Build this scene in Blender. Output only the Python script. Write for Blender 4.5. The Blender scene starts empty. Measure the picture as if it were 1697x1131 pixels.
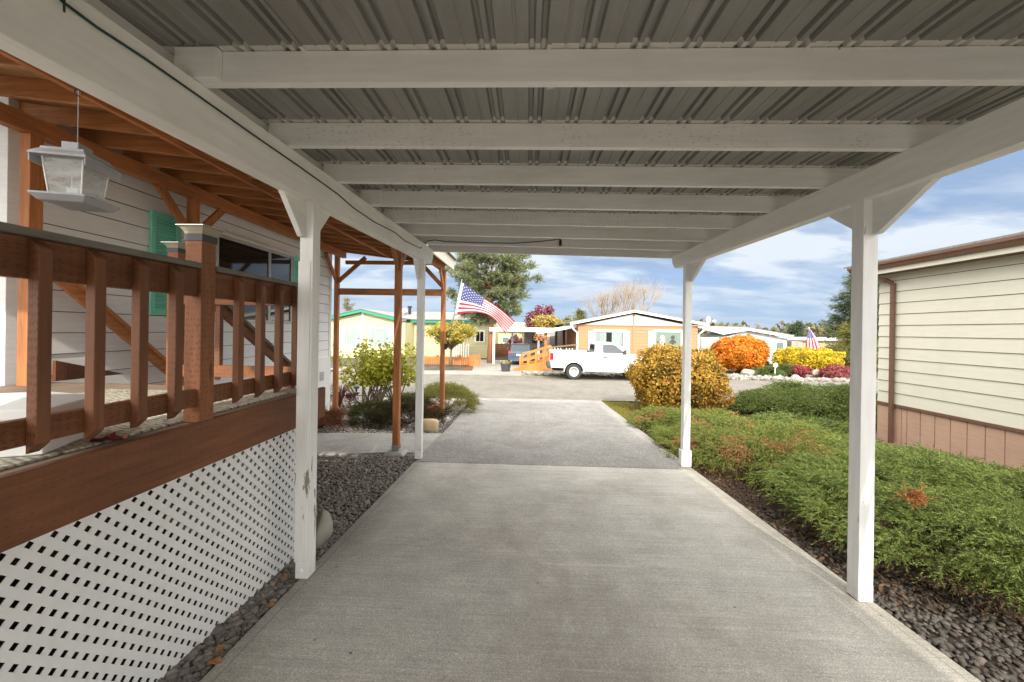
EXPOSURE = 1.5
import bpy, math, random
import numpy as np
from mathutils import Vector, Matrix
R_ = math.radians
rng = np.random.default_rng(7)
random.seed(7)
scene = bpy.context.scene
COL = scene.collection

# ---------------------------------------------------------------- camera model (metres; world z = 0 on the slab below the camera)
H = 1.65
F, CX, CY = 640.0, 848.5, 547.6
ROLL, YAW = R_(0.85), math.atan(25.5/640.0)
def ray(px, py):
    dx, dy = (px-CX)/F, -(py-CY)/F
    c, s = math.cos(ROLL), math.sin(ROLL)
    x, y = c*dx - s*dy, s*dx + c*dy
    c, s = math.cos(YAW), math.sin(YAW)
    return (x*c - s, x*s + c, y)
def U(px, py, X=None, Y=None, Z=None):
    """a point of the place, measured from the photograph at a known distance (Y), side offset (X) or height (Z)"""
    r = ray(px, py)
    k = X/r[0] if X is not None else (Y/r[1] if Y is not None else (Z-H)/r[2])
    return Vector((r[0]*k, r[1]*k, r[2]*k+H))
def ground(y):
    if y < 11.7: return -0.042*(y-2.0)
    if y < 19.5: return -0.407 - (y-11.7)*0.0437
    return -0.748

# ---------------------------------------------------------------- object helpers
def tag(o, label=None, cat=None, group=None, kind=None):
    if label: o['label'] = label
    if cat: o['category'] = cat
    if group: o['group'] = group
    if kind: o['kind'] = kind
    return o
def thing(name, label, cat, loc=(0, 0, 0), group=None):
    o = bpy.data.objects.new(name, None)
    o.empty_display_size = 0.2
    COL.objects.link(o); o.location = loc
    return tag(o, label, cat, group)
def link(name, me, mats, parent=None, smooth=False, bevel=0.0, seg=2, angle=40):
    o = bpy.data.objects.new(name, me); COL.objects.link(o)
    for m in (mats if isinstance(mats, (list, tuple)) else [mats]): me.materials.append(m)
    if smooth: me.polygons.foreach_set('use_smooth', np.ones(len(me.polygons), bool))
    if parent is not None:
        o.parent = parent
        root = parent
        while root.parent is not None: root = root.parent
        o.matrix_parent_inverse = Matrix.Translation(-Vector(root.location)) if parent is root else Matrix.Identity(4)
    if bevel > 0:
        b = o.modifiers.new('Bevel', 'BEVEL'); b.width = bevel; b.segments = seg
        b.limit_method = 'ANGLE'; b.angle_limit = R_(angle)
    return o
def copy_tree(o, parent=None):
    c = o.copy(); COL.objects.link(c)
    if parent is not None:
        inv = o.matrix_parent_inverse.copy(); c.parent = parent; c.matrix_parent_inverse = inv
    for ch in [x for x in COL.objects if x.parent == o]: copy_tree(ch, c)
    return c
def fast_mesh(name, V, Fc, mi=None):
    """V (n,3), Fc (m,k) with one k"""
    V = np.ascontiguousarray(V, dtype=np.float32); Fc = np.ascontiguousarray(Fc, dtype=np.int32)
    me = bpy.data.meshes.new(name); m, k = Fc.shape
    me.vertices.add(len(V)); me.vertices.foreach_set('co', V.ravel())
    me.loops.add(m*k); me.loops.foreach_set('vertex_index', Fc.ravel())
    me.polygons.add(m); me.polygons.foreach_set('loop_start', np.arange(0, m*k, k, dtype=np.int32))
    if mi is not None: me.polygons.foreach_set('material_index', np.ascontiguousarray(mi, dtype=np.int32))
    me.update(calc_edges=True)
    return me

class MB:
    def __init__(self): self.v = []; self.f = []; self.m = []
    def add(self, vs, fs, m=0):
        b = len(self.v); self.v += [tuple(p) for p in vs]
        for f in fs: self.f.append(tuple(b+i for i in f)); self.m.append(m)
        return self
    def box(self, a, b, m=0):
        x0, y0, z0 = (min(a[i], b[i]) for i in range(3)); x1, y1, z1 = (max(a[i], b[i]) for i in range(3))
        return self.add([(x0,y0,z0),(x1,y0,z0),(x1,y1,z0),(x0,y1,z0),(x0,y0,z1),(x1,y0,z1),(x1,y1,z1),(x0,y1,z1)],
                        [(0,3,2,1),(4,5,6,7),(0,1,5,4),(1,2,6,5),(2,3,7,6),(3,0,4,7)], m)
    def bar(self, p, q, w, h, up=(0, 0, 1), m=0):
        """a squared bar from p to q: w across, h along 'up'"""
        p, q = Vector(p), Vector(q); d = (q-p).normalized(); u = Vector(up)
        s = d.cross(u).normalized(); u = s.cross(d).normalized()
        vs = []
        for c in (p, q):
            for a, b in ((-1,-1),(1,-1),(1,1),(-1,1)): vs.append(c + s*(a*w/2) + u*(b*h/2))
        return self.add(vs, [(3,2,1,0),(4,5,6,7),(0,1,5,4),(1,2,6,5),(2,3,7,6),(3,0,4,7)], m)
    def prism(self, poly, vec, m=0):
        """planar polygon (3-D points) pushed along vec"""
        n = len(poly); vec = Vector(vec); P = [Vector(p) for p in poly]
        vs = P + [p+vec for p in P]
        fs = [tuple(range(n-1, -1, -1)), tuple(range(n, 2*n))] + [(i, (i+1) % n, (i+1) % n+n, i+n) for i in range(n)]
        nrm = sum(((P[i]-P[0]).cross(P[(i+1) % n]-P[0]) for i in range(1, n-1)), Vector())
        if nrm.dot(vec) < 0: fs = [tuple(reversed(f)) for f in fs]
        return self.add(vs, fs, m)
    def tube(self, pts, rad, n=8, m=0, caps=True):
        pts = [Vector(p) for p in pts]; rs = rad if isinstance(rad, (list, tuple)) else [rad]*len(pts)
        vs = []; fs = []; ref = None
        for i, p in enumerate(pts):
            d = (pts[min(i+1, len(pts)-1)] - pts[max(i-1, 0)]).normalized()
            if ref is None: ref = Vector((1, 0, 0)) if abs(d.x) < .8 else Vector((0, 1, 0))
            s = d.cross(ref).normalized(); t = s.cross(d).normalized(); ref = t
            # keep the frame turning smoothly
            for k in range(n):
                a = 2*math.pi*k/n; vs.append(p + (t*math.cos(a) - s*math.sin(a))*rs[i])
        for i in range(len(pts)-1):
            for k in range(n): fs.append((i*n+k, (i+1)*n+k, (i+1)*n+(k+1) % n, i*n+(k+1) % n))
        if caps: fs += [tuple(range(n)), tuple(reversed(range((len(pts)-1)*n, len(pts)*n)))]
        return self.add(vs, fs, m)
    def lathe(self, prof, c=(0, 0, 0), n=16, m=0, axis='z'):
        vs = []; fs = []
        for r, z in prof:
            for k in range(n):
                a = 2*math.pi*k/n; x, y = r*math.cos(a), r*math.sin(a)
                q = (x, y, z) if axis == 'z' else ((x, z, -y) if axis == 'y' else (z, x, y))
                vs.append((c[0]+q[0], c[1]+q[1], c[2]+q[2]))
        for i in range(len(prof)-1):
            for k in range(n): fs.append((i*n+k, i*n+(k+1) % n, (i+1)*n+(k+1) % n, (i+1)*n+k))
        fs += [tuple(reversed(range(n))), tuple(range((len(prof)-1)*n, len(prof)*n))]
        return self.add(vs, fs, m)
    def loft(self, rings, m=0, caps=True):
        n = len(rings[0]); vs = [p for r in rings for p in r]; fs = []
        for i in range(len(rings)-1):
            for k in range(n): fs.append((i*n+k, i*n+(k+1) % n, (i+1)*n+(k+1) % n, (i+1)*n+k))
        if caps: fs += [tuple(reversed(range(n))), tuple(range((len(rings)-1)*n, len(rings)*n))]
        return self.add(vs, fs, m)
    def move(self, d):
        self.v = [(x+d[0], y+d[1], z+d[2]) for x, y, z in self.v]; return self
    def spin(self, a, c=(0, 0)):
        ca, sa = math.cos(a), math.sin(a)
        self.v = [(c[0]+(x-c[0])*ca-(y-c[1])*sa, c[1]+(x-c[0])*sa+(y-c[1])*ca, z) for x, y, z in self.v]; return self
    def build(self, name, mats, parent=None, smooth=False, bevel=0.0, **k):
        me = bpy.data.meshes.new(name); me.from_pydata(self.v, [], self.f)
        me.polygons.foreach_set('material_index', self.m); me.update()
        return link(name, me, mats, parent, smooth, bevel, **k)

# ---------------------------------------------------------------- materials
def new_mat(name):
    m = bpy.data.materials.new(name); m.use_nodes = True
    nt = m.node_tree; nt.nodes.clear()
    out = nt.nodes.new('ShaderNodeOutputMaterial'); b = nt.nodes.new('ShaderNodeBsdfPrincipled')
    nt.links.new(b.outputs[0], out.inputs[0])
    return m, nt, b
class N:
    """short-hand for building node trees"""
    def __init__(s, nt): s.nt = nt
    def n(s, t, **kw):
        x = s.nt.nodes.new(t)
        for k, v in kw.items(): setattr(x, k, v)
        return x
    def l(s, a, b): s.nt.links.new(a, b)
    def co(s, scale=(1, 1, 1), rot=(0, 0, 0), loc=(0, 0, 0)):
        t = s.n('ShaderNodeTexCoord'); m = s.n('ShaderNodeMapping')
        m.inputs['Scale'].default_value = scale; m.inputs['Rotation'].default_value = rot; m.inputs['Location'].default_value = loc
        s.l(t.outputs['Object'], m.inputs[0]); return m.outputs[0]
    def noise(s, vec, scale, detail=4, rough=.55, dist=0.0):
        x = s.n('ShaderNodeTexNoise'); s.l(vec, x.inputs['Vector'])
        x.inputs['Scale'].default_value = scale; x.inputs['Detail'].default_value = detail
        x.inputs['Roughness'].default_value = rough; x.inputs['Distortion'].default_value = dist
        return x.outputs['Fac']
    def ramp(s, fac, stops, interp='LINEAR'):
        x = s.n('ShaderNodeValToRGB'); x.color_ramp.interpolation = interp; e = x.color_ramp.elements
        while len(e) < len(stops): e.new(0.5)
        for i, (p, c) in enumerate(stops):
            e[i].position = p; e[i].color = (c, c, c, 1) if isinstance(c, (int, float)) else (*c, 1)
        s.l(fac, x.inputs[0]); return x.outputs[0]
    def mix(s, fac, a, b, blend='MIX'):
        x = s.n('ShaderNodeMix', data_type='RGBA', blend_type=blend)
        for sock, v in ((x.inputs[0], fac), (x.inputs[6], a), (x.inputs[7], b)):
            if hasattr(v, 'links'): s.l(v, sock)
            elif isinstance(v, (int, float)): sock.default_value = v if sock.type == 'VALUE' else (v, v, v, 1)
            else: sock.default_value = (*v, 1)
        return x.outputs[2]
    def math(s, op, a, b=None):
        x = s.n('ShaderNodeMath', operation=op)
        for i, v in enumerate((a, b)):
            if v is None: continue
            if hasattr(v, 'links'): s.l(v, x.inputs[i])
            else: x.inputs[i].default_value = v
        return x.outputs[0]
    def sep(s, vec):
        x = s.n('ShaderNodeSeparateXYZ'); s.l(vec, x.inputs[0]); return x.outputs
    def bump(s, h, strength, dist=.01, bsdf=None):
        x = s.n('ShaderNodeBump'); x.inputs['Strength'].default_value = strength; x.inputs['Distance'].default_value = dist
        s.l(h, x.inputs['Height']); s.l(x.outputs[0], bsdf.inputs['Normal'])
def mul(c, k): return tuple(min(1.0, x*k) for x in c)
def plain(name, col, rough=.6, var=.12, scale=6, bump=.15, bscale=60, metal=0.0, spec=.4, stretch=(1, 1, 1), dirt=0.0, dirtcol=(.09, .07, .05)):
    m, nt, b = new_mat(name); g = N(nt); v = g.co(stretch)
    f = g.noise(v, scale, 5, .6)
    c = g.ramp(f, [(.25, mul(col, 1-var)), (.75, mul(col, 1+var))])
    if dirt > 0:
        d = g.ramp(g.noise(g.co(), 2.3, 6, .7), [(.52, 0.0), (.75, dirt)])
        c = g.mix(d, c, dirtcol)
    g.l(c, b.inputs['Base Color'])
    b.inputs['Roughness'].default_value = rough; b.inputs['Metallic'].default_value = metal
    b.inputs['Specular IOR Level'].default_value = spec
    if bump: g.bump(g.noise(v, bscale, 3, .6), bump, .004, b)
    return m
def wood(name, col, axis='y', var=.3, rough=.6, incise=False, dark=.45, knots=True):
    """stained timber: grain along an axis, optional pressure-treating incisions (small dashes)"""
    m, nt, b = new_mat(name); g = N(nt)
    st = {'x': (1, 14, 14), 'y': (14, 1, 14), 'z': (14, 14, 1)}[axis]
    v = g.co(st)
    f = g.noise(v, 2.2, 6, .65, .4)
    c = g.ramp(f, [(.28, mul(col, 1-var)), (.5, col), (.74, mul(col, 1+var))])
    blot = g.ramp(g.noise(g.co(), 1.7, 3, .5), [(.35, .82), (.68, 1.12)])
    c = g.mix(1.0, c, blot, 'MULTIPLY')
    hgt = f
    if knots:
        vk = g.n('ShaderNodeTexVoronoi'); g.l(g.co({'x': (.55, 3, 3), 'y': (3, .55, 3), 'z': (3, 3, .55)}[axis]), vk.inputs['Vector'])
        vk.inputs['Scale'].default_value = 2.2
        k = g.ramp(vk.outputs['Distance'], [(.045, .75), (.085, 0.0)])
        c = g.mix(k, c, mul(col, .3))
    if incise:
        sc = {'x': (34, 115, 115), 'y': (115, 34, 115), 'z': (115, 115, 34)}[axis]
        vd = g.n('ShaderNodeTexVoronoi'); vd.inputs['Randomness'].default_value = .35
        g.l(g.co(sc), vd.inputs['Vector']); vd.inputs['Scale'].default_value = 1.0
        k = g.ramp(vd.outputs['Distance'], [(.18, .85), (.36, 0.0)])
        c = g.mix(k, c, mul(col, dark))
    g.l(c, b.inputs['Base Color']); b.inputs['Roughness'].default_value = rough; b.inputs['Specular IOR Level'].default_value = .3
    g.bump(hgt, .25, .003, b)
    return m
def leafy(name, cols, rough=.55, trans=.25, patch=None, pscale=1.2, spec=.12):
    """foliage: each leaf takes its own colour from the list, with patches of another tint"""
    m, nt, b = new_mat(name); g = N(nt)
    ge = g.n('ShaderNodeNewGeometry')
    k = len(cols)
    c = g.ramp(ge.outputs['Random Per Island'], [(i/max(1, k-1), cc) for i, cc in enumerate(cols)])
    if patch:
        p = g.ramp(g.noise(g.co(), pscale, 4, .6), [(patch[0], 0.0), (patch[0]+.1, patch[2] if len(patch) > 2 else .85)])
        c = g.mix(p, c, patch[1])
    g.l(c, b.inputs['Base Color']); b.inputs['Roughness'].default_value = rough; b.inputs['Specular IOR Level'].default_value = spec
    tr = g.n('ShaderNodeBsdfTranslucent'); g.l(c, tr.inputs[0]); mx = g.n('ShaderNodeMixShader'); mx.inputs[0].default_value = trans
    out = [x for x in nt.nodes if x.type == 'OUTPUT_MATERIAL'][0]
    g.l(b.outputs[0], mx.inputs[1]); g.l(tr.outputs[0], mx.inputs[2]); g.l(mx.outputs[0], out.inputs[0])
    return m
def glass(name, col=(.02, .025, .03), rough=.04):
    m, nt, b = new_mat(name)
    b.inputs['Base Color'].default_value = (*col, 1); b.inputs['Roughness'].default_value = rough
    b.inputs['Specular IOR Level'].default_value = .8
    return m
def clear(name, tint=(.9, .92, .92), fac=.55, rough=.15):
    m, nt, b = new_mat(name); g = N(nt)
    b.inputs['Base Color'].default_value = (*tint, 1); b.inputs['Roughness'].default_value = rough
    t = g.n('ShaderNodeBsdfTransparent'); mx = g.n('ShaderNodeMixShader')
    f = g.ramp(g.noise(g.co((1, 1, 3)), 14, 4, .6), [(.35, fac-.18), (.7, fac+.15)])
    g.l(f, mx.inputs[0]); g.l(t.outputs[0], mx.inputs[1]); g.l(b.outputs[0], mx.inputs[2])
    out = [x for x in nt.nodes if x.type == 'OUTPUT_MATERIAL'][0]; g.l(mx.outputs[0], out.inputs[0])
    return m

MT = {}
WHITE = (.80, .795, .775)
def white_timber(name, incise, axis):
    m, nt, b = new_mat(name); g = N(nt)
    st = {'x': (1, 9, 9), 'y': (9, 1, 9), 'z': (9, 9, 1)}[axis]
    f = g.noise(g.co(st), 3, 5, .6)
    c = g.ramp(f, [(.25, mul(WHITE, .90)), (.75, mul(WHITE, 1.06))])
    d = g.ramp(g.noise(g.co((1, 1, 1)), 1.6, 6, .65), [(.5, 0.0), (.8, .22)])
    c = g.mix(d, c, (.38, .35, .29))
    if incise:
        sc = {'x': (22, 80, 80), 'y': (80, 22, 80), 'z': (80, 80, 22)}[axis]
        vd = g.n('ShaderNodeTexVoronoi'); vd.inputs['Randomness'].default_value = .5
        g.l(g.co(sc), vd.inputs['Vector']); vd.inputs['Scale'].default_value = 1.0
        k = g.ramp(vd.outputs['Distance'], [(.12, .55), (.24, 0.0)])
        k2 = g.ramp(g.noise(g.co(), 2.5, 2, .5), [(.42, 0.0), (.58, 1.0)])
        c = g.mix(g.math('MULTIPLY', k, k2), c, (.2, .18, .15))
    # nail heads and small knocks
    vk = g.n('ShaderNodeTexVoronoi'); g.l(g.co(), vk.inputs['Vector']); vk.inputs['Scale'].default_value = 4.5
    k = g.ramp(vk.outputs['Distance'], [(.018, .7), (.03, 0.0)]); c = g.mix(k, c, (.16, .13, .1))
    g.l(c, b.inputs['Base Color']); b.inputs['Roughness'].default_value = .5; b.inputs['Specular IOR Level'].default_value = .35
    g.bump(f, .2, .004, b)
    return m
MT['white_x'] = white_timber('white_paint_cross', False, 'x')
MT['white_xi'] = white_timber('white_paint_incised', True, 'x')
MT['white_y'] = white_timber('white_paint_long', False, 'y')
def peeling(name, amount):
    m, nt, b = new_mat(name); g = N(nt)
    f = g.noise(g.co((9, 9, 1)), 3, 5, .6)
    c = g.ramp(f, [(.25, mul(WHITE, .93)), (.75, mul(WHITE, 1.09))])
    p = g.noise(g.co((22, 22, 4)), 1.0, 5, .6); z = g.sep(g.co())[2]
    lo = g.ramp(z, [(.18, 0.0), (.38, 1.0), (.62, 1.0), (.82, .0)])
    k = g.ramp(g.math('ADD', g.math('MULTIPLY', lo, amount), p), [(.685, 0.0), (.695, 1.0)], 'LINEAR')
    c = g.mix(k, c, (.30, .25, .21))
    d = g.ramp(z, [(.0, .35), (.12, .0)]); c = g.mix(g.math('MULTIPLY', d, g.noise(g.co(), 25, 4, .6)), c, (.2, .17, .12))
    g.l(c, b.inputs['Base Color']); b.inputs['Roughness'].default_value = .5
    g.bump(f, .2, .003, b); return m
MT['post'] = peeling('white_paint_post', .0); MT['post_peeling'] = peeling('white_paint_post_peeling', .13)
MT['cedar_y'] = wood('cedar_stain_long', (.185, .072, .032), 'y', .28, incise=True)
MT['cedar_z'] = wood('cedar_stain_upright', (.175, .070, .032), 'z', .28, incise=True)
MT['cedar_x'] = wood('cedar_stain_cross', (.23, .092, .040), 'x', .28, incise=True)
MT['cedar_post'] = wood('cedar_post', (.26, .10, .043), 'z', .25, incise=True, dark=.35)
MT['porch_x'] = wood('porch_rafter_wood', (.40, .175, .065), 'x', .4)
MT['porch_y'] = wood('porch_girder_wood', (.42, .165, .06), 'y', .35)
MT['porch_z'] = wood('porch_post_wood', (.40, .155, .053), 'z', .35)
MT['sheath'] = wood('porch_roof_boards', (.34, .19, .09), 'y', .3, knots=False)
MT['cap'] = plain('weathered_cap_rail', (.17, .155, .13), .8, .25, 5, .4, 40, stretch=(8, 1, 8))
MT['deckboard'] = wood('weathered_deck_boards', (.27, .21, .16), 'y', .2, .75, knots=False)
MT['lattice'] = plain('white_vinyl_lattice', (.78, .78, .775), .45, .05, 20, .2, 120)
MT['vinyl'] = plain('white_vinyl', (.80, .80, .79), .4, .04, 4, .1, 50)
def siding_mat(name, col, var=.07, dirt=.15):
    m, nt, b = new_mat(name); g = N(nt)
    f = g.noise(g.co((1.2, 1.2, 14)), 3, 5, .6)
    c = g.ramp(f, [(.25, mul(col, 1-var)), (.75, mul(col, 1+var))])
    d = g.ramp(g.noise(g.co((1.5, 1.5, .5)), 1.2, 6, .7), [(.5, 0.0), (.8, dirt)]); c = g.mix(d, c, mul(col, .62))
    g.l(c, b.inputs['Base Color']); b.inputs['Roughness'].default_value = .6; b.inputs['Specular IOR Level'].default_value = .3
    g.bump(g.noise(g.co((2, 2, 40)), 6, 4, .6), .25, .004, b); return m
MT['sid_white'] = siding_mat('white_lap_siding', (.82, .83, .82))
MT['sid_beige'] = siding_mat('beige_lap_siding', (.63, .595, .49), .05, .2)
MT['sid_orange'] = siding_mat('orange_lap_siding', (.41, .205, .105), .08)
MT['sid_yellow'] = siding_mat('pale_yellow_siding', (.56, .51, .30), .06)
MT['sid_far'] = siding_mat('far_white_siding', (.60, .60, .585), .04)
MT['sid_tan'] = siding_mat('tan_wall', (.44, .33, .19), .06)
MT['skirt'] = siding_mat('brown_skirting', (.46, .295, .21), .12, .5)
MT['brown_metal'] = plain('brown_gutter_metal', (.15, .078, .05), .4, .1, 5, .05, 50)
MT['soffit'] = plain('dark_soffit', (.16, .10, .075), .6, .1)
MT['teal'] = plain('teal_shutter_paint', (.22, .68, .54), .5, .12, 5, .1, 60)
MT['green_trim'] = plain('green_trim_paint', (.03, .25, .15), .5, .1)
MT['shingle'] = plain('grey_shingles', (.22, .21, .19), .9, .3, 25, .5, 80)
MT['white_trim'] = plain('white_trim', (.80, .80, .79), .45, .05)
MT['pane'] = glass('window_glass', (.03, .035, .04), .03)
MT['pane_dark'] = glass('dark_window_glass', (.012, .014, .016), .05)
MT['alu'] = plain('window_aluminium', (.45, .45, .44), .4, .1, 8, .05, metal=.3)
MT['curtain'] = plain('pale_curtain', (.26, .31, .30), .8, .3, 22, .4, 30, stretch=(1, 1, .03))
MT['blind'] = plain('green_grey_blind', (.15, .20, .165), .6, .12, 3)
MT['black'] = plain('black_metal', (.018, .018, .02), .45, .2)
MT['dark_plastic'] = plain('dark_grey_plastic', (.05, .052, .056), .5, .15)
MT['grey_plastic'] = plain('grey_plastic', (.34, .34, .36), .45, .14, 9, .1, 60, dirt=.3)
MT['clear_plastic'] = clear('scratched_clear_plastic', (.52, .52, .50), .5, .25)
MT['terracotta'] = plain('terracotta', (.42, .15, .075), .8, .18, 8, .2)
MT['pole'] = plain('grey_pole', (.35, .36, .37), .35, .1, metal=.5)
MT['bark'] = plain('grey_brown_bark', (.16, .12, .085), .9, .35, 12, .8, 30, stretch=(4, 4, 1))
MT['bark_pine'] = plain('orange_pine_bark', (.36, .155, .075), .9, .4, 9, .9, 20, stretch=(3, 3, 1))
MT['bark_pale'] = plain('pale_twig_bark', (.30, .23, .16), .9, .25, 12, .4)
MT['orange_wood'] = wood('bright_orange_stained_wood', (.48, .18, .045), 'z', .2, knots=False)
MT['red_wood'] = wood('red_brown_fence_wood', (.30, .11, .055), 'x', .2, knots=False)
MT['chrome'] = plain('bright_metal', (.6, .6, .6), .25, .05, metal=.9)
MT['galv'] = plain('galvanised_bracket', (.38, .38, .38), .5, .15, metal=.6)
MT['concrete_pier'] = plain('concrete_pier', (.34, .33, .31), .9, .2, 12, .5, 60)
MT['cord'] = plain('green_cord', (.012, .035, .025), .5, .1)
MT['cord_black'] = plain('black_cord', (.012, .012, .013), .5, .1)
MT['flag_red'] = plain('flag_red_cloth', (.42, .02, .05), .8, .06, 30, .2, 300)
MT['flag_white'] = plain('flag_white_cloth', (.66, .65, .66), .8, .04, 30, .2, 300)
MT['flag_blue'] = plain('flag_blue_cloth', (.06, .075, .22), .8, .08, 30, .2, 300)
# ---------------------------------------------------------------- ground materials
def concrete_mat(name, base, broom=.10, aggregate=0.0, edge=True, ascale=70):
    m, nt, b = new_mat(name); g = N(nt)
    big = g.noise(g.co(), .55, 5, .6); med = g.noise(g.co(), 3.2, 6, .65)
    br = g.noise(g.co((.5, 26, 1)), 3.0, 5, .7); fine = g.noise(g.co(), 160, 3, .7)
    c = g.ramp(big, [(.3, mul(base, .86)), (.7, mul(base, 1.12))])
    c = g.mix(1.0, c, g.ramp(br, [(.3, 1-broom), (.7, 1+broom)]), 'MULTIPLY')
    c = g.mix(1.0, c, g.ramp(med, [(.3, .86), (.7, 1.1)]), 'MULTIPLY')
    c = g.mix(1.0, c, g.ramp(fine, [(.3, .66), (.7, 1.30)]), 'MULTIPLY')
    st = g.ramp(g.noise(g.co((1, .8, 1), loc=(3.1, 1.7, 0)), 1.1, 7, .7, .6), [(.48, 0.0), (.68, .62)])
    c = g.mix(st, c, (base[0]*.60, base[1]*.56, base[2]*.52))
    # worn, dirty patch where a car stands, and pale scrape marks
    p = g.sep(g.co())
    ds = g.n('ShaderNodeVectorMath', operation='DISTANCE'); g.l(g.co((1, .62, 0)), ds.inputs[0]); ds.inputs[1].default_value = (.38, .95, 0)
    wr = g.n('ShaderNodeMapRange'); g.l(g.math('ADD', ds.outputs['Value'], g.math('MULTIPLY', g.math('SUBTRACT', g.noise(g.co(), 2.6, 6, .7), .5), 1.5)), wr.inputs[0]); wr.inputs[1].default_value = .85; wr.inputs[2].default_value = .10; wr.inputs[3].default_value = 0; wr.inputs[4].default_value = .62
    c = g.mix(wr.outputs[0], c, (base[0]*.50, base[1]*.47, base[2]*.44))
    sc_ = g.ramp(g.noise(g.co((.35, 7, 1), (0, 0, .03)), 1.6, 3, .5, .3), [(.66, 0.0), (.70, .35)]); c = g.mix(sc_, c, mul(base, 1.3))
    if edge:   # algae and dirt creeping in from the two edges of the slab
        x = g.sep(g.co())[0]
        e = g.math('ABSOLUTE', g.math('SUBTRACT', x, .355))
        e = g.ramp(g.math('ADD', e, g.math('MULTIPLY', g.math('SUBTRACT', g.noise(g.co(), 5, 5, .7), .5), .5)), [(.0, 0.0), (.62, 0.0), (.95, .55)])
        e2 = g.n('ShaderNodeMapRange'); 
        g.l(g.math('ADD', g.math('ABSOLUTE', g.math('SUBTRACT', x, .355)), g.math('MULTIPLY', g.math('SUBTRACT', g.noise(g.co(), 4, 5, .7), .5), .45)), e2.inputs[0])
        e2.inputs[1].default_value = 1.52; e2.inputs[2].default_value = 1.95; e2.inputs[3].default_value = 0.0; e2.inputs[4].default_value = .6
        c = g.mix(e2.outputs[0], c, (.12, .105, .065))
    if edge:   # tooled edge line and cross joint, dark with dirt
        for axis_, pos, wd in ((0, -1.425, .005), (0, 2.135, .005), (1, 4.90, .006)):
            ln = g.ramp(g.math('ABSOLUTE', g.math('SUBTRACT', g.sep(g.co())[axis_], pos)), [(wd*.5, .7), (wd*1.2, 0.0)]); c = g.mix(ln, c, mul(base, .38))
    # drips and small dark spots
    vk = g.n('ShaderNodeTexVoronoi'); g.l(g.co(), vk.inputs['Vector']); vk.inputs['Scale'].default_value = 3.9
    k = g.ramp(vk.outputs['Distance'], [(.022, .7), (.045, 0.0)]); c = g.mix(k, c, (.07, .065, .055))
    if aggregate:
        va = g.n('ShaderNodeTexVoronoi'); g.l(g.co(), va.inputs['Vector']); va.inputs['Scale'].default_value = ascale
        sp = g.sep(va.outputs['Color'])[0]
        c = g.mix(1.0, c, g.ramp(sp, [(0, 1-aggregate), (.75, 1.0), (1, 1+aggregate*1.6)]), 'MULTIPLY')
    g.l(c, b.inputs['Base Color']); b.inputs['Roughness'].default_value = .85; b.inputs['Specular IOR Level'].default_value = .25
    hh = g.math('ADD', g.math('MULTIPLY', br, .6), g.math('MULTIPLY', fine, .7))
    g.bump(hh, .5, .006, b); return m
MT['slab'] = concrete_mat('broomed_concrete', (.51, .485, .435), .17, .16, ascale=190)
MT['apron'] = concrete_mat('old_grey_paving', (.275, .262, .242), .06, .24, edge=False)
MT['walk'] = concrete_mat('walkway_concrete', (.36, .345, .32), .05, .15, edge=False)
MT['far_slab'] = concrete_mat('far_concrete', (.28, .265, .235), .03, .1, edge=False)
MT['street'] = concrete_mat('worn_pale_asphalt', (.185, .17, .145), .04, .4, edge=False)
def soil_mat(name, a, bcol, c3, scale=14):
    m, nt, b = new_mat(name); g = N(nt)
    v = g.n('ShaderNodeTexVoronoi'); g.l(g.co(), v.inputs['Vector']); v.inputs['Scale'].default_value = scale*3
    s = g.sep(v.outputs['Color'])[0]
    c = g.ramp(s, [(.0, a), (.5, bcol), (1, c3)])
    c = g.mix(1.0, c, g.ramp(g.noise(g.co(), 1.2, 5, .6), [(.3, .6), (.7, 1.3)]), 'MULTIPLY')
    dd = g.ramp(v.outputs['Distance'], [(.0, 1.0), (.55, .35)]); c = g.mix(1.0, c, dd, 'MULTIPLY')
    g.l(c, b.inputs['Base Color']); b.inputs['Roughness'].default_value = .95; b.inputs['Specular IOR Level'].default_value = .2
    g.bump(v.outputs['Distance'], 1.0, .02, b).default_value if False else None
    return m
MT['soil'] = soil_mat('dark_bark_mulch', (.05, .033, .022), (.085, .055, .036), (.13, .09, .06))
MT['gravel_bed'] = soil_mat('mixed_gravel', (.10, .085, .07), (.24, .21, .18), (.44, .41, .37), 16)
MT['earth'] = soil_mat('far_gravel_and_earth', (.12, .10, .07), (.20, .17, .13), (.27, .24, .2), 6)
def pebble_mat(name, cols):
    m, nt, b = new_mat(name); g = N(nt); ge = g.n('ShaderNodeNewGeometry')
    c = g.ramp(ge.outputs['Random Per Island'], [(i/(len(cols)-1), q) for i, q in enumerate(cols)])
    c = g.mix(1.0, c, g.ramp(g.noise(g.co(), 60, 3, .6), [(.3, .8), (.7, 1.2)]), 'MULTIPLY')
    g.l(c, b.inputs['Base Color']); b.inputs['Roughness'].default_value = .7; b.inputs['Specular IOR Level'].default_value = .35; return m
MT['pebble_dark'] = pebble_mat('dark_river_pebbles', [(.085, .075, .066), (.17, .15, .135), (.12, .108, .098), (.25, .215, .185), (.15, .13, .12), (.30, .25, .20)])
MT['pebble_shade'] = pebble_mat('shade_toned_pebbles', [(.03, .027, .023), (.07, .062, .053), (.05, .044, .038), (.10, .088, .072), (.06, .053, .047), (.13, .105, .085)])  # river pebbles in a darker copy, painting in the shade below the juniper
MT['pebble_light'] = pebble_mat('pale_garden_gravel', [(.16, .14, .12), (.36, .33, .30), (.26, .23, .19), (.5, .48, .45), (.30, .24, .18), (.22, .2, .18)])
MT['rock_white'] = pebble_mat('pale_border_rocks', [(.27, .255, .225), (.18, .165, .14), (.32, .305, .28), (.15, .135, .115), (.23, .21, .18)])
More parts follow.
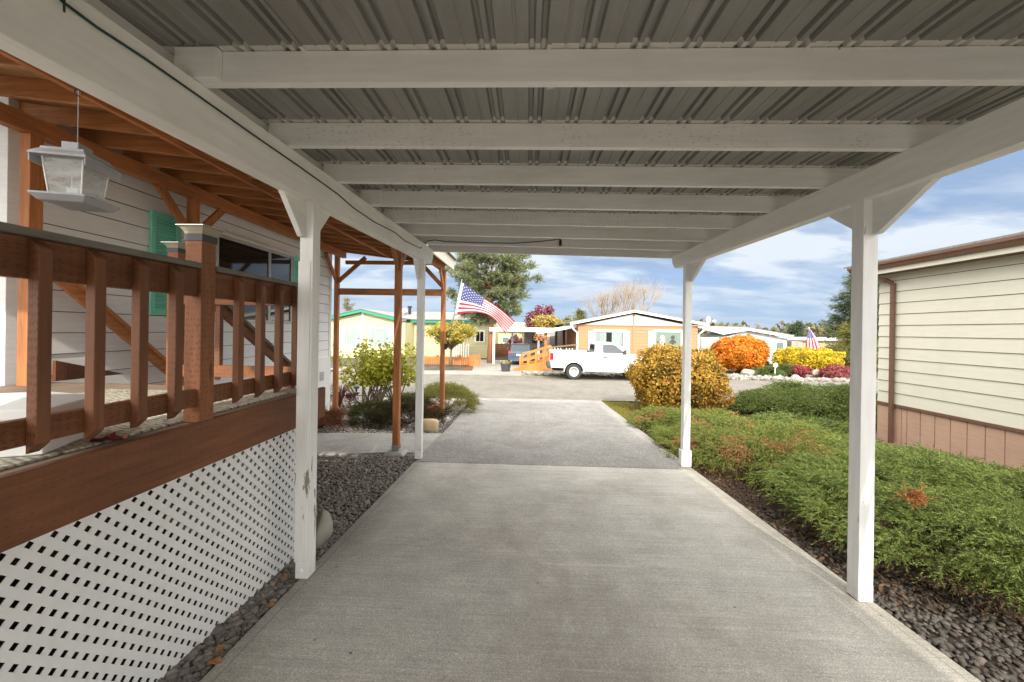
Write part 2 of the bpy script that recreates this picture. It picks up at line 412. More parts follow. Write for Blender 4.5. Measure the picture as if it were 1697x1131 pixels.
MT['boulder'] = plain('tan_boulder', (.46, .35, .215), .85, .3, 5, .7, 14, dirt=.5, dirtcol=(.2, .14, .08))
MT['boulder_grey'] = plain('grey_boulder', (.30, .28, .24), .85, .3, 5, .7, 14)

# ---------------------------------------------------------------- terrain, street, drive
xs = np.unique(np.concatenate([np.linspace(-150, -12, 24), np.linspace(-12, 12, 49), np.linspace(12, 150, 24)]))
ys = np.unique(np.concatenate([np.linspace(-30, -6, 9), np.linspace(-6, 32, 77), np.linspace(32, 420, 40)]))
gx, gy = np.meshgrid(xs, ys)
gz = np.vectorize(ground)(gy) - .055
gz += np.where((gy > 21.5), .03*np.sin(gx*.7)*np.cos(gy*.5), 0)
V = np.stack([gx.ravel(), gy.ravel(), gz.ravel()], 1)
nx, ny = len(xs), len(ys)
i, j = np.meshgrid(np.arange(nx-1), np.arange(ny-1)); a = (j*nx+i).ravel()
Fq = np.stack([a, a+1, a+1+nx, a+nx], 1)
tag(link('ground', fast_mesh('ground', V, Fq), MT['earth']), kind='structure')

def strip(name, pts_l, pts_r, thick, mat, bevel=0.0):
    """a slab between two edges given as (x, y); its top follows the ground"""
    mb = MB(); n = len(pts_l)
    top = []; bot = []
    for (xl, yl), (xr, yr) in zip(pts_l, pts_r):
        top.append([(xl, yl, ground(yl)), (xr, yr, ground(yr))])
    vs = []; fs = []
    for (l, r) in top: vs += [l, r, (l[0], l[1], l[2]-thick), (r[0], r[1], r[2]-thick)]
    for k in range(n-1):
        a, c = 4*k, 4*(k+1)
        fs += [(a, a+1, c+1, c), (a+2, c+2, c+3, a+3), (a, c, c+2, a+2), (a+1, a+3, c+3, c+1)]
    fs += [(0, 2, 3, 1), (4*(n-1), 4*(n-1)+1, 4*(n-1)+3, 4*(n-1)+2)]
    mb.add(vs, fs)
    return tag(mb.build(name, mat, bevel=bevel), kind='structure')
DL, DR = -1.49, 2.20                        # edges of the drive
YJ = 5.13                                   # the joint where the concrete ends
strip('driveway', [(DL, -6), (DL, 2.0), (DL, YJ-.006)], [(DR, -6), (DR, 2.0), (DR, YJ-.006)], .13, MT['slab'], .008)
strip('driveway', [(DL, YJ+.006), (DL, 7.5), (DL-.02, 9.0), (DL+.05, 10.4), (-1.65, 11.62)], [(DR, YJ+.006), (DR, 7.5), (DR, 9.0), (DR, 10.4), (DR+.03, 11.62)], .12, MT['apron'], .006)
strip('street', [(-60, 11.63), (-60, 20.4)], [(60, 11.63), (60, 20.4)], .05, MT['street']) if False else None
mb = MB(); vs = []; fs = []
for k, yy in enumerate([11.63, 13, 15, 17, 19.5, 20.5]):
    for x in (-80, 80): vs.append((x, yy, ground(yy)-.006))
for k in range(5): fs.append((2*k, 2*k+1, 2*k+3, 2*k+2))
mb.add(vs, fs); tag(mb.build('street', MT['street']), kind='structure')
# a walkway from the drive to the porch steps
mb = MB()
P = [(-1.50, 5.62), (-1.50, 6.86), (-2.2, 6.8), (-4.3, 6.6), (-4.3, 5.2), (-3.0, 5.32), (-2.1, 5.55)]
P = P[::-1] if False else P
mb.prism([(x, y, ground(y)-.008) for x, y in P], (0, 0, -.1)); tag(mb.build('walkway', MT['walk'], bevel=.006), kind='structure')
# paving on the other side of the street
def sheet(name, pts, mat, dz):
    mb = MB(); mb.add([(x, y, ground(y)+dz) for x, y in pts], [tuple(range(len(pts)))]); return tag(mb.build(name, mat), kind='structure')
sheet('far_driveway', [(-7.2, 20.5), (.35, 20.5), (1.2, 24), (1.6, 31), (-4.2, 31), (-3.2, 22.6), (-7.2, 22.2)], MT['far_slab'], -.012)
# strips of bed: dark mulch on the right, garden gravel on the left
def bed(name, x0, x1, y0, y1, mat, dz, n=14, wob=.0):
    yy = np.linspace(y0, y1, n); vs = []; fs = []
    for k, y in enumerate(yy):
        vs += [(x0, y, ground(y)+dz), (x1, y, ground(y)+dz)]
    for k in range(n-1): fs.append((2*k, 2*k+1, 2*k+3, 2*k+2))
    mb = MB(); mb.add(vs, fs); return tag(mb.build(name, mat), kind='structure')
bed('mulch_bed', DR+.002, 6.2, -6, 9.3, MT['soil'], -.045)
bed('gravel_bed', -9, DL-.002, -6, 5.9, MT['soil'], -.047)
bed('gravel_bed', -9, DL-.05, 6.5, 11.55, MT['gravel_bed'], -.035)
bed('grass_verge', DR+.04, 14, 9.3, 11.6, MT['soil'], -.047)

# ---------------------------------------------------------------- pebbles: real stones, one mesh per bed
def ico(sub):
    import bmesh
    bm = bmesh.new(); bmesh.ops.create_icosphere(bm, subdivisions=sub, radius=1.0)
    v = np.array([p.co[:] for p in bm.verts]); f = np.array([[q.index for q in p.verts] for p in bm.faces]); bm.free(); return v, f
ICO1, ICO2, ICO3 = ico(1), ico(2), ico(3)
def stones(name, P, size, mat, base=ICO2, flat=(.35, .75), lum=.12, label=None, kind='stuff'):
    n = len(P); v, f = base
    s = np.exp(rng.normal(0, .25, (n, 1)))*size
    sc = np.stack([np.ones(n), rng.uniform(.6, .95, n), rng.uniform(*flat, n)], 1)*s
    a = rng.uniform(0, 2*np.pi, n); t = rng.normal(0, .22, n)
    V = v[None]*sc[:, None, :]
    V = V*(1+lum*rng.normal(0, 1, (n, len(v), 1))) if base is ICO1 else V*(1+lum*.5*rng.normal(0, 1, (n, len(v), 1)))
    ct, st = np.cos(t)[:, None], np.sin(t)[:, None]
    V[:, :, 1], V[:, :, 2] = V[:, :, 1]*ct - V[:, :, 2]*st, V[:, :, 1]*st + V[:, :, 2]*ct
    ca, sa = np.cos(a)[:, None], np.sin(a)[:, None]
    V[:, :, 0], V[:, :, 1] = V[:, :, 0]*ca - V[:, :, 1]*sa, V[:, :, 0]*sa + V[:, :, 1]*ca
    V += np.asarray(P)[:, None, :]
    Fc = f[None] + (np.arange(n)*len(v))[:, None, None]
    me = fast_mesh(name, V.reshape(-1, 3), Fc.reshape(-1, 3))
    o = link(name, me, mat, smooth=True)
    if label: tag(o, label, 'gravel')
    return tag(o, kind=kind)
def scatter(x0, x1, y0, y1, n, dz=-.03, jitter=.012, keep=None):
    x = rng.uniform(x0, x1, n); y = rng.uniform(y0, y1, n)
    if keep is not None: k = keep(x, y); x, y = x[k], y[k]
    z = np.vectorize(ground)(y) + dz + rng.uniform(-jitter, jitter, len(x))
    return np.stack([x, y, z], 1)
stones('pebbles', np.concatenate([scatter(-1.74, DL-.012, .6, 3.35, 3400, -.030, .013), scatter(-3.6, DL-.012, 3.2, 5.6, 13000, -.032, .012,
       lambda x, y: y < 5.62+.33*np.minimum(0, x+1.5)*.55)]), .0185, MT['pebble_dark'], ICO2,
       label='dark river pebbles filling the strip between the white lattice and the concrete drive')
stones('pebbles', scatter(DR+.012, 3.6, .5, 4.2, 9000, -.040, .010, lambda x, y: rng.uniform(0, 1, len(x)) < np.clip((4.4-y)/2.4, 0, 1)), .0155, MT['pebble_shade'], ICO2,
       label='pebbles coloured dark as the shade under the near edge of the juniper hedge')
stones('gravel', scatter(-5.2, DL-.12, 6.75, 11.5, 15000, -.025, .012), .021, MT['pebble_light'], ICO1,
       label='pale mixed gravel of the garden bed beside the drive')
stones('gravel', scatter(5.35, 6.18, 2.6, 6.9, 5200, -.02, .015), .028, MT['pebble_light'], ICO1, label='pale gravel along the brown skirting of the beige house')
# bark chips and needles beside the drive, dry leaves
def chips(name, n, x0, x1, y0, y1, size, mat, label, dz=-.03):
    P = scatter(x0, x1, y0, y1, n, dz, .012)
    a = rng.uniform(0, 2*np.pi, n); t = rng.normal(0, .35, n); L = size*np.exp(rng.normal(0, .4, n)); W = L*rng.uniform(.12, .4, n)
    d = np.stack([np.cos(a), np.sin(a), t], 1); w = np.stack([-np.sin(a), np.cos(a), rng.normal(0, .4, n)], 1)
    V = np.stack([P-d*L[:, None], P+w*W[:, None], P+d*L[:, None], P-w*W[:, None]], 1).reshape(-1, 3)
    return tag(link(name, fast_mesh(name, V, np.arange(4*n).reshape(n, 4)), mat), label, 'mulch', kind='stuff')
MT['chips'] = leafy('bark_chip_litter', [(.04, .026, .017), (.09, .055, .035), (.06, .038, .025), (.15, .095, .06), (.075, .042, .027)], .9, 0.0)
chips('mulch', 14000, DR+.01, 3.1, 2.5, 8.8, .015, MT['chips'], 'brown bark mulch and dead needles along the right edge of the drive')
chips('mulch', 3000, -4.6, DL-.08, 6.8, 11, .022, MT['chips'], 'brown leaf litter lying on the garden gravel')
MT['dryleaf'] = leafy('dry_leaf', [(.30, .12, .05), (.40, .2, .09), (.22, .08, .04)], .8, .2)
def dry_leaf(loc, s, a, label, mat=None, group=None):
    mb = MB(); n = 9; vs = [(0, 0, 0)]
    for k in range(n):
        t = 2*math.pi*k/n; r = s*(.55 + .45*abs(math.sin(t*2.5)))
        vs.append((r*math.cos(t)*1.2, r*math.sin(t)*.8, .25*s*math.sin(t*2)+.3*s*abs(math.cos(t))))
    mb.add(vs, [(0, k+1, (k+1) % n+1) for k in range(n)]); mb.spin(a); mb.move(loc)
    o = mb.build('dry_leaf', mat or MT['dryleaf'])
    so = o.modifiers.new('Solidify', 'SOLIDIFY'); so.thickness = .001
    return tag(o, label, 'leaf', group)
p = U(357, 1093, Z=.02); dry_leaf((p.x, p.y, ground(p.y)+.004), .035, .4, 'folded tan dry leaf on the dark pebbles, nearest the bottom of the lattice')
p = U(364, 1073, Z=.02); dry_leaf((p.x, p.y, ground(p.y)+.004), .028, 1.9, 'upright brown dry leaf on the pebbles just behind the folded tan one')
p = U(476, 952, Z=.0); dry_leaf((p.x, p.y, ground(p.y)+.006), .03, 2.4, 'pinkish dry leaf on the pebbles at the foot of the near left carport post')
p = U(447, 1003, Z=.0); dry_leaf((p.x, p.y, ground(p.y)+.006), .028, .9, 'small orange dry leaf between the lattice and the slab edge, halfway to the post')
# leaf litter patch under near hedge
# ---------------------------------------------------------------- the carport
cp = thing('carport', 'open white timber carport with a ribbed metal roof over the concrete drive', 'carport', (.35, 2.5, 0))
XLI, XLO, XRI, XRO = -1.43, -1.52, 2.10, 2.19       # inner and outer faces of the two beams
bl_b = lambda y: H+.742+.0377*y; bl_t = lambda y: H+.995+.0335*y
br_b = lambda y: H+.797+.0225*y; br_t = lambda y: H+.990+.0215*y
YB, YE = -4.6, 5.74
def beam(x0, x1, fb, ft, name):
    mb = MB()
    prof = [(YB, fb(YB)), (YE-.10, fb(YE-.10)), (YE, fb(YE)+.10), (YE, ft(YE)), (YB, ft(YB))]
    mb.prism([(x0, y, z) for y, z in prof], (x1-x0, 0, 0)); return mb.build(name, MT['white_y'], cp, bevel=.004)
beam(XLO, XLI, bl_b, bl_t, 'beam'); beam(XRI, XRO, br_b, br_t, 'beam')
RY = [1.62+.611*k for k in range(-10, 8)]
RZ = []
for k, y in enumerate(RY):
    zl, zr = bl_t(y)+.002, br_t(y)+.002
    sl = (zr-zl)/(XRI-XLI)
    ze = lambda x: zl + sl*(x-XLI)
    hgt = .138 if k < len(RY)-1 else .15
    mb = MB(); xa, xb = XLO-.03, 2.60
    mb.prism([(xa, y, ze(xa)), (xb, y, ze(xb)), (xb, y, ze(xb)+hgt), (xa, y, ze(xa)+hgt)], (0, .038, 0))
    mb.build('rafter', MT['white_xi'] if k in (11, 14) else MT['white_x'], cp, bevel=.003)
    if k in (10, 13):
        b2 = MB(); b2.box((XLO+.0, y-.036, ze(XLO)+.002), (-1.335, y-.001, ze(-1.4)+hgt-.004)); b2.build('scab_block', MT['white_x'], cp, bevel=.003)
    if k == 10:
        b2 = MB(); b2.box((1.975, y-.036, ze(2.0)+.004), (2.19, y-.001, ze(2.1)+hgt-.004)); b2.build('scab_block', MT['white_x'], cp, bevel=.003)
    RZ.append((y, zl, sl))
for xe, nm, ft in ((XLO-.0545, -.020, bl_t), (2.6015, .022, br_t)):
    z_ = lambda y: bl_t(y)+.002+(br_t(y)-bl_t(y))/(XRI-XLI)*(xe-XLI)
    mb = MB(); ya_, yb_ = RY[0]-.05, RY[-1]+.04
    mb.prism([(xe, ya_, z_(ya_)-.002), (xe, yb_, z_(yb_)-.002), (xe, yb_, z_(yb_)+.137), (xe, ya_, z_(ya_)+.137)], (nm, 0, 0)); mb.build('edge_board', MT['white_y'], cp, bevel=.003)
# the ribbed sheet: pans with pairs of narrow ribs
def roof_metal():
    m, nt, b = new_mat('galvanised_roof_underside'); g = N(nt)
    f = g.noise(g.co((1, .25, 1)), 2.0, 6, .65); f2 = g.noise(g.co((40, 3, 1)), 1.0, 4, .6)
    c = g.ramp(f, [(.3, (.245, .238, .222)), (.7, (.345, .338, .318))])
    c = g.mix(1.0, c, g.ramp(f2, [(.3, .93), (.7, 1.06)]), 'MULTIPLY')
    y = g.sep(g.co())[1]
    # white paint brushed past each rafter onto the metal
    t = g.math('SUBTRACT', g.math('FRACT', g.math('DIVIDE', g.math('ADD', y, 8*.611-1.62+.03), .611)), 0.0)
    edge = g.ramp(g.math('ADD', t, g.math('MULTIPLY', g.math('SUBTRACT', g.noise(g.co((1, .4, 1)), 16, 3, .6), .5), .09)), [(.075, .95), (.083, 0.0)], 'LINEAR')
    c = g.mix(edge, c, (.74, .72, .68))
    sp = g.ramp(g.noise(g.co(), 6, 3, .5), [(.735, 0.0), (.75, .8)]); c = g.mix(sp, c, (.62, .6, .57))
    g.l(c, b.inputs['Base Color']); b.inputs['Metallic'].default_value = .3; b.inputs['Roughness'].default_value = .5
    return m
MT['metal_roof'] = roof_metal()
prof = []; x = XLO-.075
k = 0
while x < 2.60:
    prof += [(x, 0), (x+.050, 0), (x+.053, -.004), (x+.059, -.004), (x+.062, 0), (x+.112, 0), (x+.119, .02), (x+.134, .02), (x+.141, 0), (x+.161, 0), (x+.168, .02), (x+.183, .02), (x+.190, 0)]
    if k % 5 == 2: prof += [(x+.1905, -.006), (x+.2085, -.006), (x+.209, 0)]
    x += .21; k += 1
yy = [RY[0]-.2, RY[3], RY[6], RY[9], RY[11], RY[13], RY[15], RY[17]+.12]
vs = []; fs = []
for y in yy:
    zl, zr = bl_t(y)+.002, br_t(y)+.002; sl = (zr-zl)/(XRI-XLI)
    for px_, dz in prof: vs.append((px_, y, zl+sl*(px_-XLI)+.141+dz))
n = len(prof)
for a in range(len(yy)-1):
    for b_ in range(n-1): fs.append((a*n+b_, a*n+b_+1, (a+1)*n+b_+1, (a+1)*n+b_))
mb = MB(); mb.add(vs, fs); o = mb.build('roof_sheet', MT['metal_roof'], cp)
so = o.modifiers.new('Solidify', 'SOLIDIFY'); so.thickness = .0012; so.offset = 1
# posts with gussets, base straps and bolts
def carport_post(x0, x1, y, fb, side, mat='post', gz=(.40, .36), far=(.13, .16)):
    z0 = ground(y); mb = MB(); mb.box((x0, y, z0+.002), (x1, y+.089, fb(y+.045)+.004)); p = mb.build('post', MT[mat], cp, bevel=.003)
    xm = x0+.0005 if side < 0 else x1-.0385
    # triangular plywood gussets, one towards the camera and one away
    for s, (w, h) in ((-1, gz), (1, far)):
        if w == 0: continue
        ya = y if s < 0 else y+.089
        yb = ya+s*w; zt = lambda q: fb(q)+.003
        zlow = fb(ya)-h
        g = MB(); poly = [(xm, ya, zt(ya)), (xm, yb, zt(yb)), (xm, ya+s*.035, zlow), (xm, ya, zlow)]
        g.prism(poly, (.038, 0, 0)); g.build('gusset', MT['white_y'], cp, bevel=.003)
    return p
pl = carport_post(XLO, XLI, 2.51, bl_b, -1, 'post_peeling', gz=(.24, .24), far=(.24, .22))
pr = carport_post(XRI, XRO, 2.51, br_b, 1, gz=(.37, .22), far=(.29, .17))
fl = carport_post(XLO, XLI, 5.24, bl_b, -1, gz=(.22, .26), far=(0, 0))
fr = carport_post(XRI, XRO, 5.24, br_b, 1, gz=(.40, .23), far=(0, 0))
carport_post(XLO, XLI, -3.9, bl_b, -1); carport_post(XRI, XRO, -3.9, br_b, 1)
for (x0, x1, y, par) in ((XLO, XLI, 2.51, pl), (XRI, XRO, 2.51, pr), (XRI, XRO, 5.24, fr), (XLO, XLI, 5.24, fl)):
    z0 = ground(y)
    b2 = MB(); b2.box((x0+.004, y-.0045, z0+.003), (x1-.004, y-.0005, z0+.105)); b2.lathe([(.0, -.0045), (.013, -.0045), (.013, -.012), (.008, -.016), (.0, -.016)], ((x0+x1)/2, y, z0+.055), 10, axis='y')
    b2.build('base_strap', MT['white_trim'], par)
for (x0, x1, y, par) in ((XRI, XRO, 5.24, fr),):
    z0 = ground(y); b2 = MB()
    b2.box((x0-.020, y-.004, z0+.003), (x0-.0006, y+.095, z0+.21)); b2.box((x1+.0006, y-.004, z0+.003), (x1+.020, y+.095, z0+.21)); b2.build('base_trim', MT['white_y'], par, bevel=.002)
# trim board on the near left post
b2 = MB(); b2.box((XLO-.006, 2.505, ground(2.5)+.11), (XLO+.075, 2.5095, bl_b(2.5)-.40)); b2.build('facing_board', MT['post_peeling'], pl)
# a green cord along the left beam that hangs off across the last rafters, with its plug
pts = [U(px_, py_, X=XLI+.008) for px_, py_ in ((60, -40), (105, 4), (160, 45), (240, 97), (330, 160), (420, 224), (500, 279), (560, 322), (585, 344), (620, 368), (655, 386), (672, 400), (697, 412))]
mb = MB(); mb.tube(pts, .0045, 6)
cd = mb.build('extension_cord', MT['cord'], smooth=True)
tag(cd, 'dark green cord stapled along the left beam and looped across the last rafter', 'cord')
YC = RY[-2]-.02
mb = MB(); mb.tube([pts[-1]] + [U(px_, py_, Y=YC) for px_, py_ in ((701, 406), (708, 400), (720, 398), (740, 401), (775, 402), (810, 403), (850, 403.5), (890, 401), (918, 398), (925, 396.5))], .006, 6); mb.build('cord_tail', MT['cord_black'], cd, smooth=True)
e = U(928, 397, Y=YC); mb = MB(); mb.tube([e+Vector((-.015, 0, .004)), e+Vector((.005, 0, -.005)), e+Vector((.006, 0, -.05)), e+Vector((.006, 0, -.085))], [.007, .014, .017, .019], 8); mb.build('plug', MT['cord_black'], cd, smooth=True)
mb = MB(); mb.bar(pts[1]+Vector((.003, 0, 0.014)), pts[1]+Vector((.003, .0, -.03)), .004, .004, (0, 1, 0)); mb.build('clip', MT['cord'], cd)
MT['grime'] = plain('painted_lap_shade', (.13, .12, .105), .9, .2)  # dark colour painted in as the shadow line below each siding lap
# ---------------------------------------------------------------- helpers for houses
def lap(mb, o, t, n, z0, z1, ext, pitch=.19, out=.013, m=0, first=None):
    """lap siding on a vertical wall: o origin (x, y), t unit direction along the wall, n outward normal, ext(z) -> (t0, t1)"""
    z = z0
    while z < z1 - 1e-4:
        za, zb = z, min(z+pitch, z1)
        a0, a1 = ext(za); b0, b1 = ext(zb)
        if a1-a0 < .02: break
        P = lambda s, off, zz: (o[0]+t[0]*s+n[0]*off, o[1]+t[1]*s+n[1]*off, zz)
        vs = [P(a0, out, za), P(a1, out, za), P(b1, .001, zb), P(b0, .001, zb), P(a0, 0, za), P(a1, 0, za)]
        mb.add(vs, [(0, 1, 2, 3)] if (t[0]*n[1]-t[1]*n[0]) < 0 else [(3, 2, 1, 0)], m)
        mb.add([vs[0], vs[1], vs[5], vs[4]], [(3, 2, 1, 0)] if (t[0]*n[1]-t[1]*n[0]) < 0 else [(0, 1, 2, 3)], 1)  # underside and gap strip take the painted shade colour
        mb.add([P(a0, .004+out*.0, za-.007), P(a1, .004, za-.007), P(a1, .004, za), P(a0, .004, za)], [(0, 1, 2, 3)] if (t[0]*n[1]-t[1]*n[0]) < 0 else [(3, 2, 1, 0)], 1)
        z = zb
def shutter(name, o, t, n, s0, s1, z0, z1, mat, parent, louvres=True):
    """a louvred shutter standing off a wall"""
    P = lambda s, off, zz: Vector((o[0]+t[0]*s+n[0]*off, o[1]+t[1]*s+n[1]*off, zz))
    mb = MB()
    def bx(sa, sb, za, zb, oa, ob): mb.prism([P(sa, oa, za), P(sb, oa, za), P(sb, oa, zb), P(sa, oa, zb)], P(0, ob, 0)-P(0, oa, 0))
    f = .05
    bx(s0, s0+f, z0, z1, .014, .045); bx(s1-f, s1, z0, z1, .014, .045)
    zm = (z0+z1)/2
    for za, zb in ((z0, z0+.07), (zm-.035, zm+.035), (z1-.07, z1)): bx(s0+f, s1-f, za, zb, .014, .044)
    bx(s0+f, s1-f, z0+.07, z1-.07, .014, .020)
    if louvres:
        for za, zb in ((z0+.08, zm-.045), (zm+.045, z1-.08)):
            k = int((zb-za)/.032)
            for i in range(k):
                zz = za+(i+.5)*(zb-za)/k
                mb.prism([P(s0+f, .022, zz+.013), P(s1-f, .022, zz+.013), P(s1-f, .038, zz-.010), P(s0+f, .038, zz-.010)], P(0, .004, .004)-P(0, 0, 0))
    return mb.build(name, mat, parent)
# ---------------------------------------------------------------- the white house on the left
XW = -4.20
hw = thing('white_house', 'white lap sided house wall with teal shutters behind the brown deck railing', 'house', (-7.5, 5.5, 0))
Y0, Y1 = 2.95, 8.05
zt = H+1.86
mb = MB()
lap(mb, (XW, Y0), (0, 1), (1, 0), .05, zt, lambda z: (0, Y1-Y0), .19)                # long wall
lap(mb, (XW, Y0), (-1, 0), (0, -1), .05, zt+.7, lambda z: (0, 7.5) if z < zt else ((z-zt)/.19, 7.5-(z-zt)/.19), .19)    # end towards the camera
lap(mb, (XW, Y1), (-1, 0), (0, 1), .05, zt+.7, lambda z: (0, 7.5) if z < zt else ((z-zt)/.19, 7.5-(z-zt)/.19), .19)     # end towards the street
mb.box((XW-7.5, Y0+.01, -.4), (XW-.01, Y1-.01, zt))
mb.build('wall', [MT['sid_white'], MT['grime']], hw)
mb = MB(); mb.box((XW-.06, Y0-.022, .02), (XW+.022, Y0+.075, zt)); mb.build('corner_board', MT['sid_white'], hw, bevel=.003)
mb = MB(); mb.box((XW-.06, Y1-.06, .02), (XW+.022, Y1+.022, zt)); mb.build('corner_board', MT['sid_white'], hw, bevel=.003)
mb = MB(); mb.box((XW-.0, Y0+.1, -.38), (XW+.02, Y1-.0, .045)); mb.build('skirting', MT['sid_white'], hw)
# roof with its ridge along the street side depth
mb = MB(); xr = XW-3.75
mb.prism([(XW+.06, Y0-2.7, zt+.0), (xr, Y0-2.7, zt+.72), (XW-7.8, Y0-2.7, zt-.0), (XW-7.8, Y0-2.7, zt+.12), (xr, Y0-2.7, zt+.86), (XW+.06, Y0-2.7, zt+.12)], (0, Y1-Y0+3.0, 0)); mb.build('roof', MT['shingle'], hw)  # the run past the near end wall is added to shade that wall
# window with two sashes
ya, yb = 5.03, 6.62
zw1 = H+1.20; zw0 = H+.10
f = MB()
for a, b in (((XW+.012, ya-.04, zw1), (XW+.05, yb+.04, zw1+.045)), ((XW+.012, ya-.04, zw0-.045), (XW+.055, yb+.04, zw0)), ((XW+.012, ya-.04, zw0), (XW+.045, ya, zw1)), ((XW+.012, yb, zw0), (XW+.045, yb+.04, zw1)), ((XW+.014, 6.04, zw0), (XW+.042, 6.09, zw1))): f.box(a, b)
wf = f.build('window', MT['alu'], hw, bevel=.003)
mb = MB(); mb.box((XW+.012, ya, zw0), (XW+.024, 6.04, zw1)); mb.build('pane', MT['pane_dark'], wf)
mb = MB(); mb.box((XW+.012, 6.09, zw0), (XW+.026, yb, zw1)); mb.build('pane', MT['pane'], wf)
mb = MB(); mb.box((XW+.012, ya-.06, zw1+.046), (XW+.075, yb+.06, zw1+.075)); mb.build('head_trim', MT['white_trim'], wf)
shutter('shutter', (XW, 0), (0, 1), (1, 0), 4.10, 4.46, H+.11, H+1.27, MT['teal'], hw)
shutter('shutter', (XW, 0), (0, 1), (1, 0), 6.68, 7.02, H+.11, H+1.27, MT['teal'], hw)
# an upright white panel with three small vents at the end of the wall
mb = MB(); mb.box((XW+.014, 7.42, -.3), (XW+.03, 7.98, H-.62)); pnl = mb.build('end_panel', MT['white_trim'], hw)
for k in range(3):
    mb = MB(); z = H-.93-k*.30
    for i in range(6): mb.box((XW+.031, 7.62, z-.03*i), (XW+.037, 7.78, z-.03*i+.017))
    mb.build('vent', MT['grey_plastic'], pnl)

MT['under_wood'] = wood('shade_dark_framing', (.055, .04, .03), 'z', .25)  # framing coloured near black to deepen the shade behind the lattice
# ---------------------------------------------------------------- deck with lattice, railings and steps
XD = -1.665; ZD = H-.50
dk = thing('deck', 'raised wooden deck with red-brown railing, wide fascia board and white lattice skirt', 'deck', (-2.9, 1.5, 0))
mb = MB(); xx = -4.15
while xx < XD-.02:
    mb.box((xx, -2.0, ZD-.035), (min(xx+.134, XD-.045), 3.10, ZD)); xx += .14
mb.build('floor', MT['deckboard'], dk, bevel=.003)
mb = MB(); mb.box((XD-.04, -2.0, ZD-.235), (XD, 3.14, ZD+.005)); mb.build('fascia', MT['cedar_y'], dk, bevel=.004)
mb = MB(); mb.box((-4.15, 3.102, ZD-.235), (XD-.042, 3.14, ZD-.002)); mb.build('fascia', MT['cedar_x'], dk, bevel=.004)
mb = MB()
for yj in np.arange(-1.8, 3.0, .41): mb.box((-4.1, yj, ZD-.20), (XD-.05, yj+.04, ZD-.04))
mb.build('joists', MT['under_wood'], dk)
for y in (-1.6, .2, 1.9, 3.02):
    for x in (-1.95, -3.9): mb = MB(); mb.box((x-.045, y-.045, ground(y)-.05), (x+.045, y+.045, ZD-.2)); mb.build('support_post', MT['under_wood'], dk)
def lattice(name, org, along, y0, y1, z0f, z1, normal, mat, parent):
    """two crossed layers of thin slats clipped to the panel; along = horizontal unit vector"""
    p = .05*math.sqrt(2); wdt = .0295; mb = MB()
    for layer, sgn in ((0, 1), (1, -1)):
        off = .001+.0034*layer
        L = y1-y0; hh = z1-z0f(y0)
        hmax = max(z1-z0f(y0), z1-z0f(y1))
        k = -int(hmax/p)-2
        while k*p < L+hmax+p:
            # slat centre line: s = c + sgn*(z - zb)
            zb = min(z0f(y0), z0f(y1)); c = k*p if sgn > 0 else k*p
            hw_ = wdt/2*math.sqrt(2)
            poly = [(c-hw_, zb), (c+hw_, zb), (c+hw_+sgn*hmax, zb+hmax), (c-hw_+sgn*hmax, zb+hmax)]
            # clip to [0, L]
            def clip(pl, ax, v, keep_gt):
                out = []
                for i in range(len(pl)):
                    a, b = pl[i], pl[(i+1) % len(pl)]
                    ia = (a[ax] >= v) if keep_gt else (a[ax] <= v); ib = (b[ax] >= v) if keep_gt else (b[ax] <= v)
                    if ia: out.append(a)
                    if ia != ib:
                        t = (v-a[ax])/(b[ax]-a[ax]); out.append((a[0]+(b[0]-a[0])*t, a[1]+(b[1]-a[1])*t))
                return out
            pl_ = clip(clip(poly, 0, 0, True), 0, L, False)
            if len(pl_) >= 3:
                mb.prism([Vector((org[0]+along[0]*(y0+s)+normal[0]*off, org[1]+along[1]*(y0+s)+normal[1]*off, z)) for s, z in pl_], Vector((normal[0]*.003, normal[1]*.003, 0)))
            k += 1
    return mb.build(name, mat, parent)
lattice('lattice', (XD-.028, 0), (0, 1), -2.0, 2.80, lambda y: ground(y)-.03, ZD-.225, (1, 0), MT['lattice'], dk)
lattice('lattice', (0, 3.115), (1, 0), -2.9, XD-.06, lambda y: -.09, ZD-.225, (0, 1), MT['lattice'], dk)
mb = MB(); mb.box((-4.15, -2.03, -.1), (XD-.03, -2.002, ZD-.04)); mb.box((-4.19, -2.03, -.1), (-4.16, 2.9, ZD-.04)); mb.build('end_skirt', MT['under_wood'], dk)  # unseen boards added to keep sunlight out from under the deck
def post_cap(x, y, z, s, parent):
    """square solar cap: flared skirt of clear panels on a dark collar with a bright lid"""
    mb = MB(); a = .049
    mb.box((x-a, y-a, z-.030), (x+a, y+a, z+.004), 0)
    def ring(h, zz): return [(x-h, y-h, zz), (x+h, y-h, zz), (x+h, y+h, zz), (x-h, y+h, zz)]
    mb.loft([ring(.047, z+.005), ring(.051, z+.018), ring(.066, z+.042)], 1)
    mb.loft([ring(.074, z+.0425), ring(.074, z+.048), ring(.05, z+.054)], 2)
    return mb.build('post_cap', [MT['dark_plastic'], MT['cap_panel'], MT['cap_lid']], parent, bevel=.001)
MT['cap_panel'] = plain('frosted_cap_panel', (.30, .27, .19), .3, .1, 20, .0)
MT['cap_lid'] = plain('bright_cap_lid', (.55, .52, .47), .25, .08, 20, .05, metal=.8)
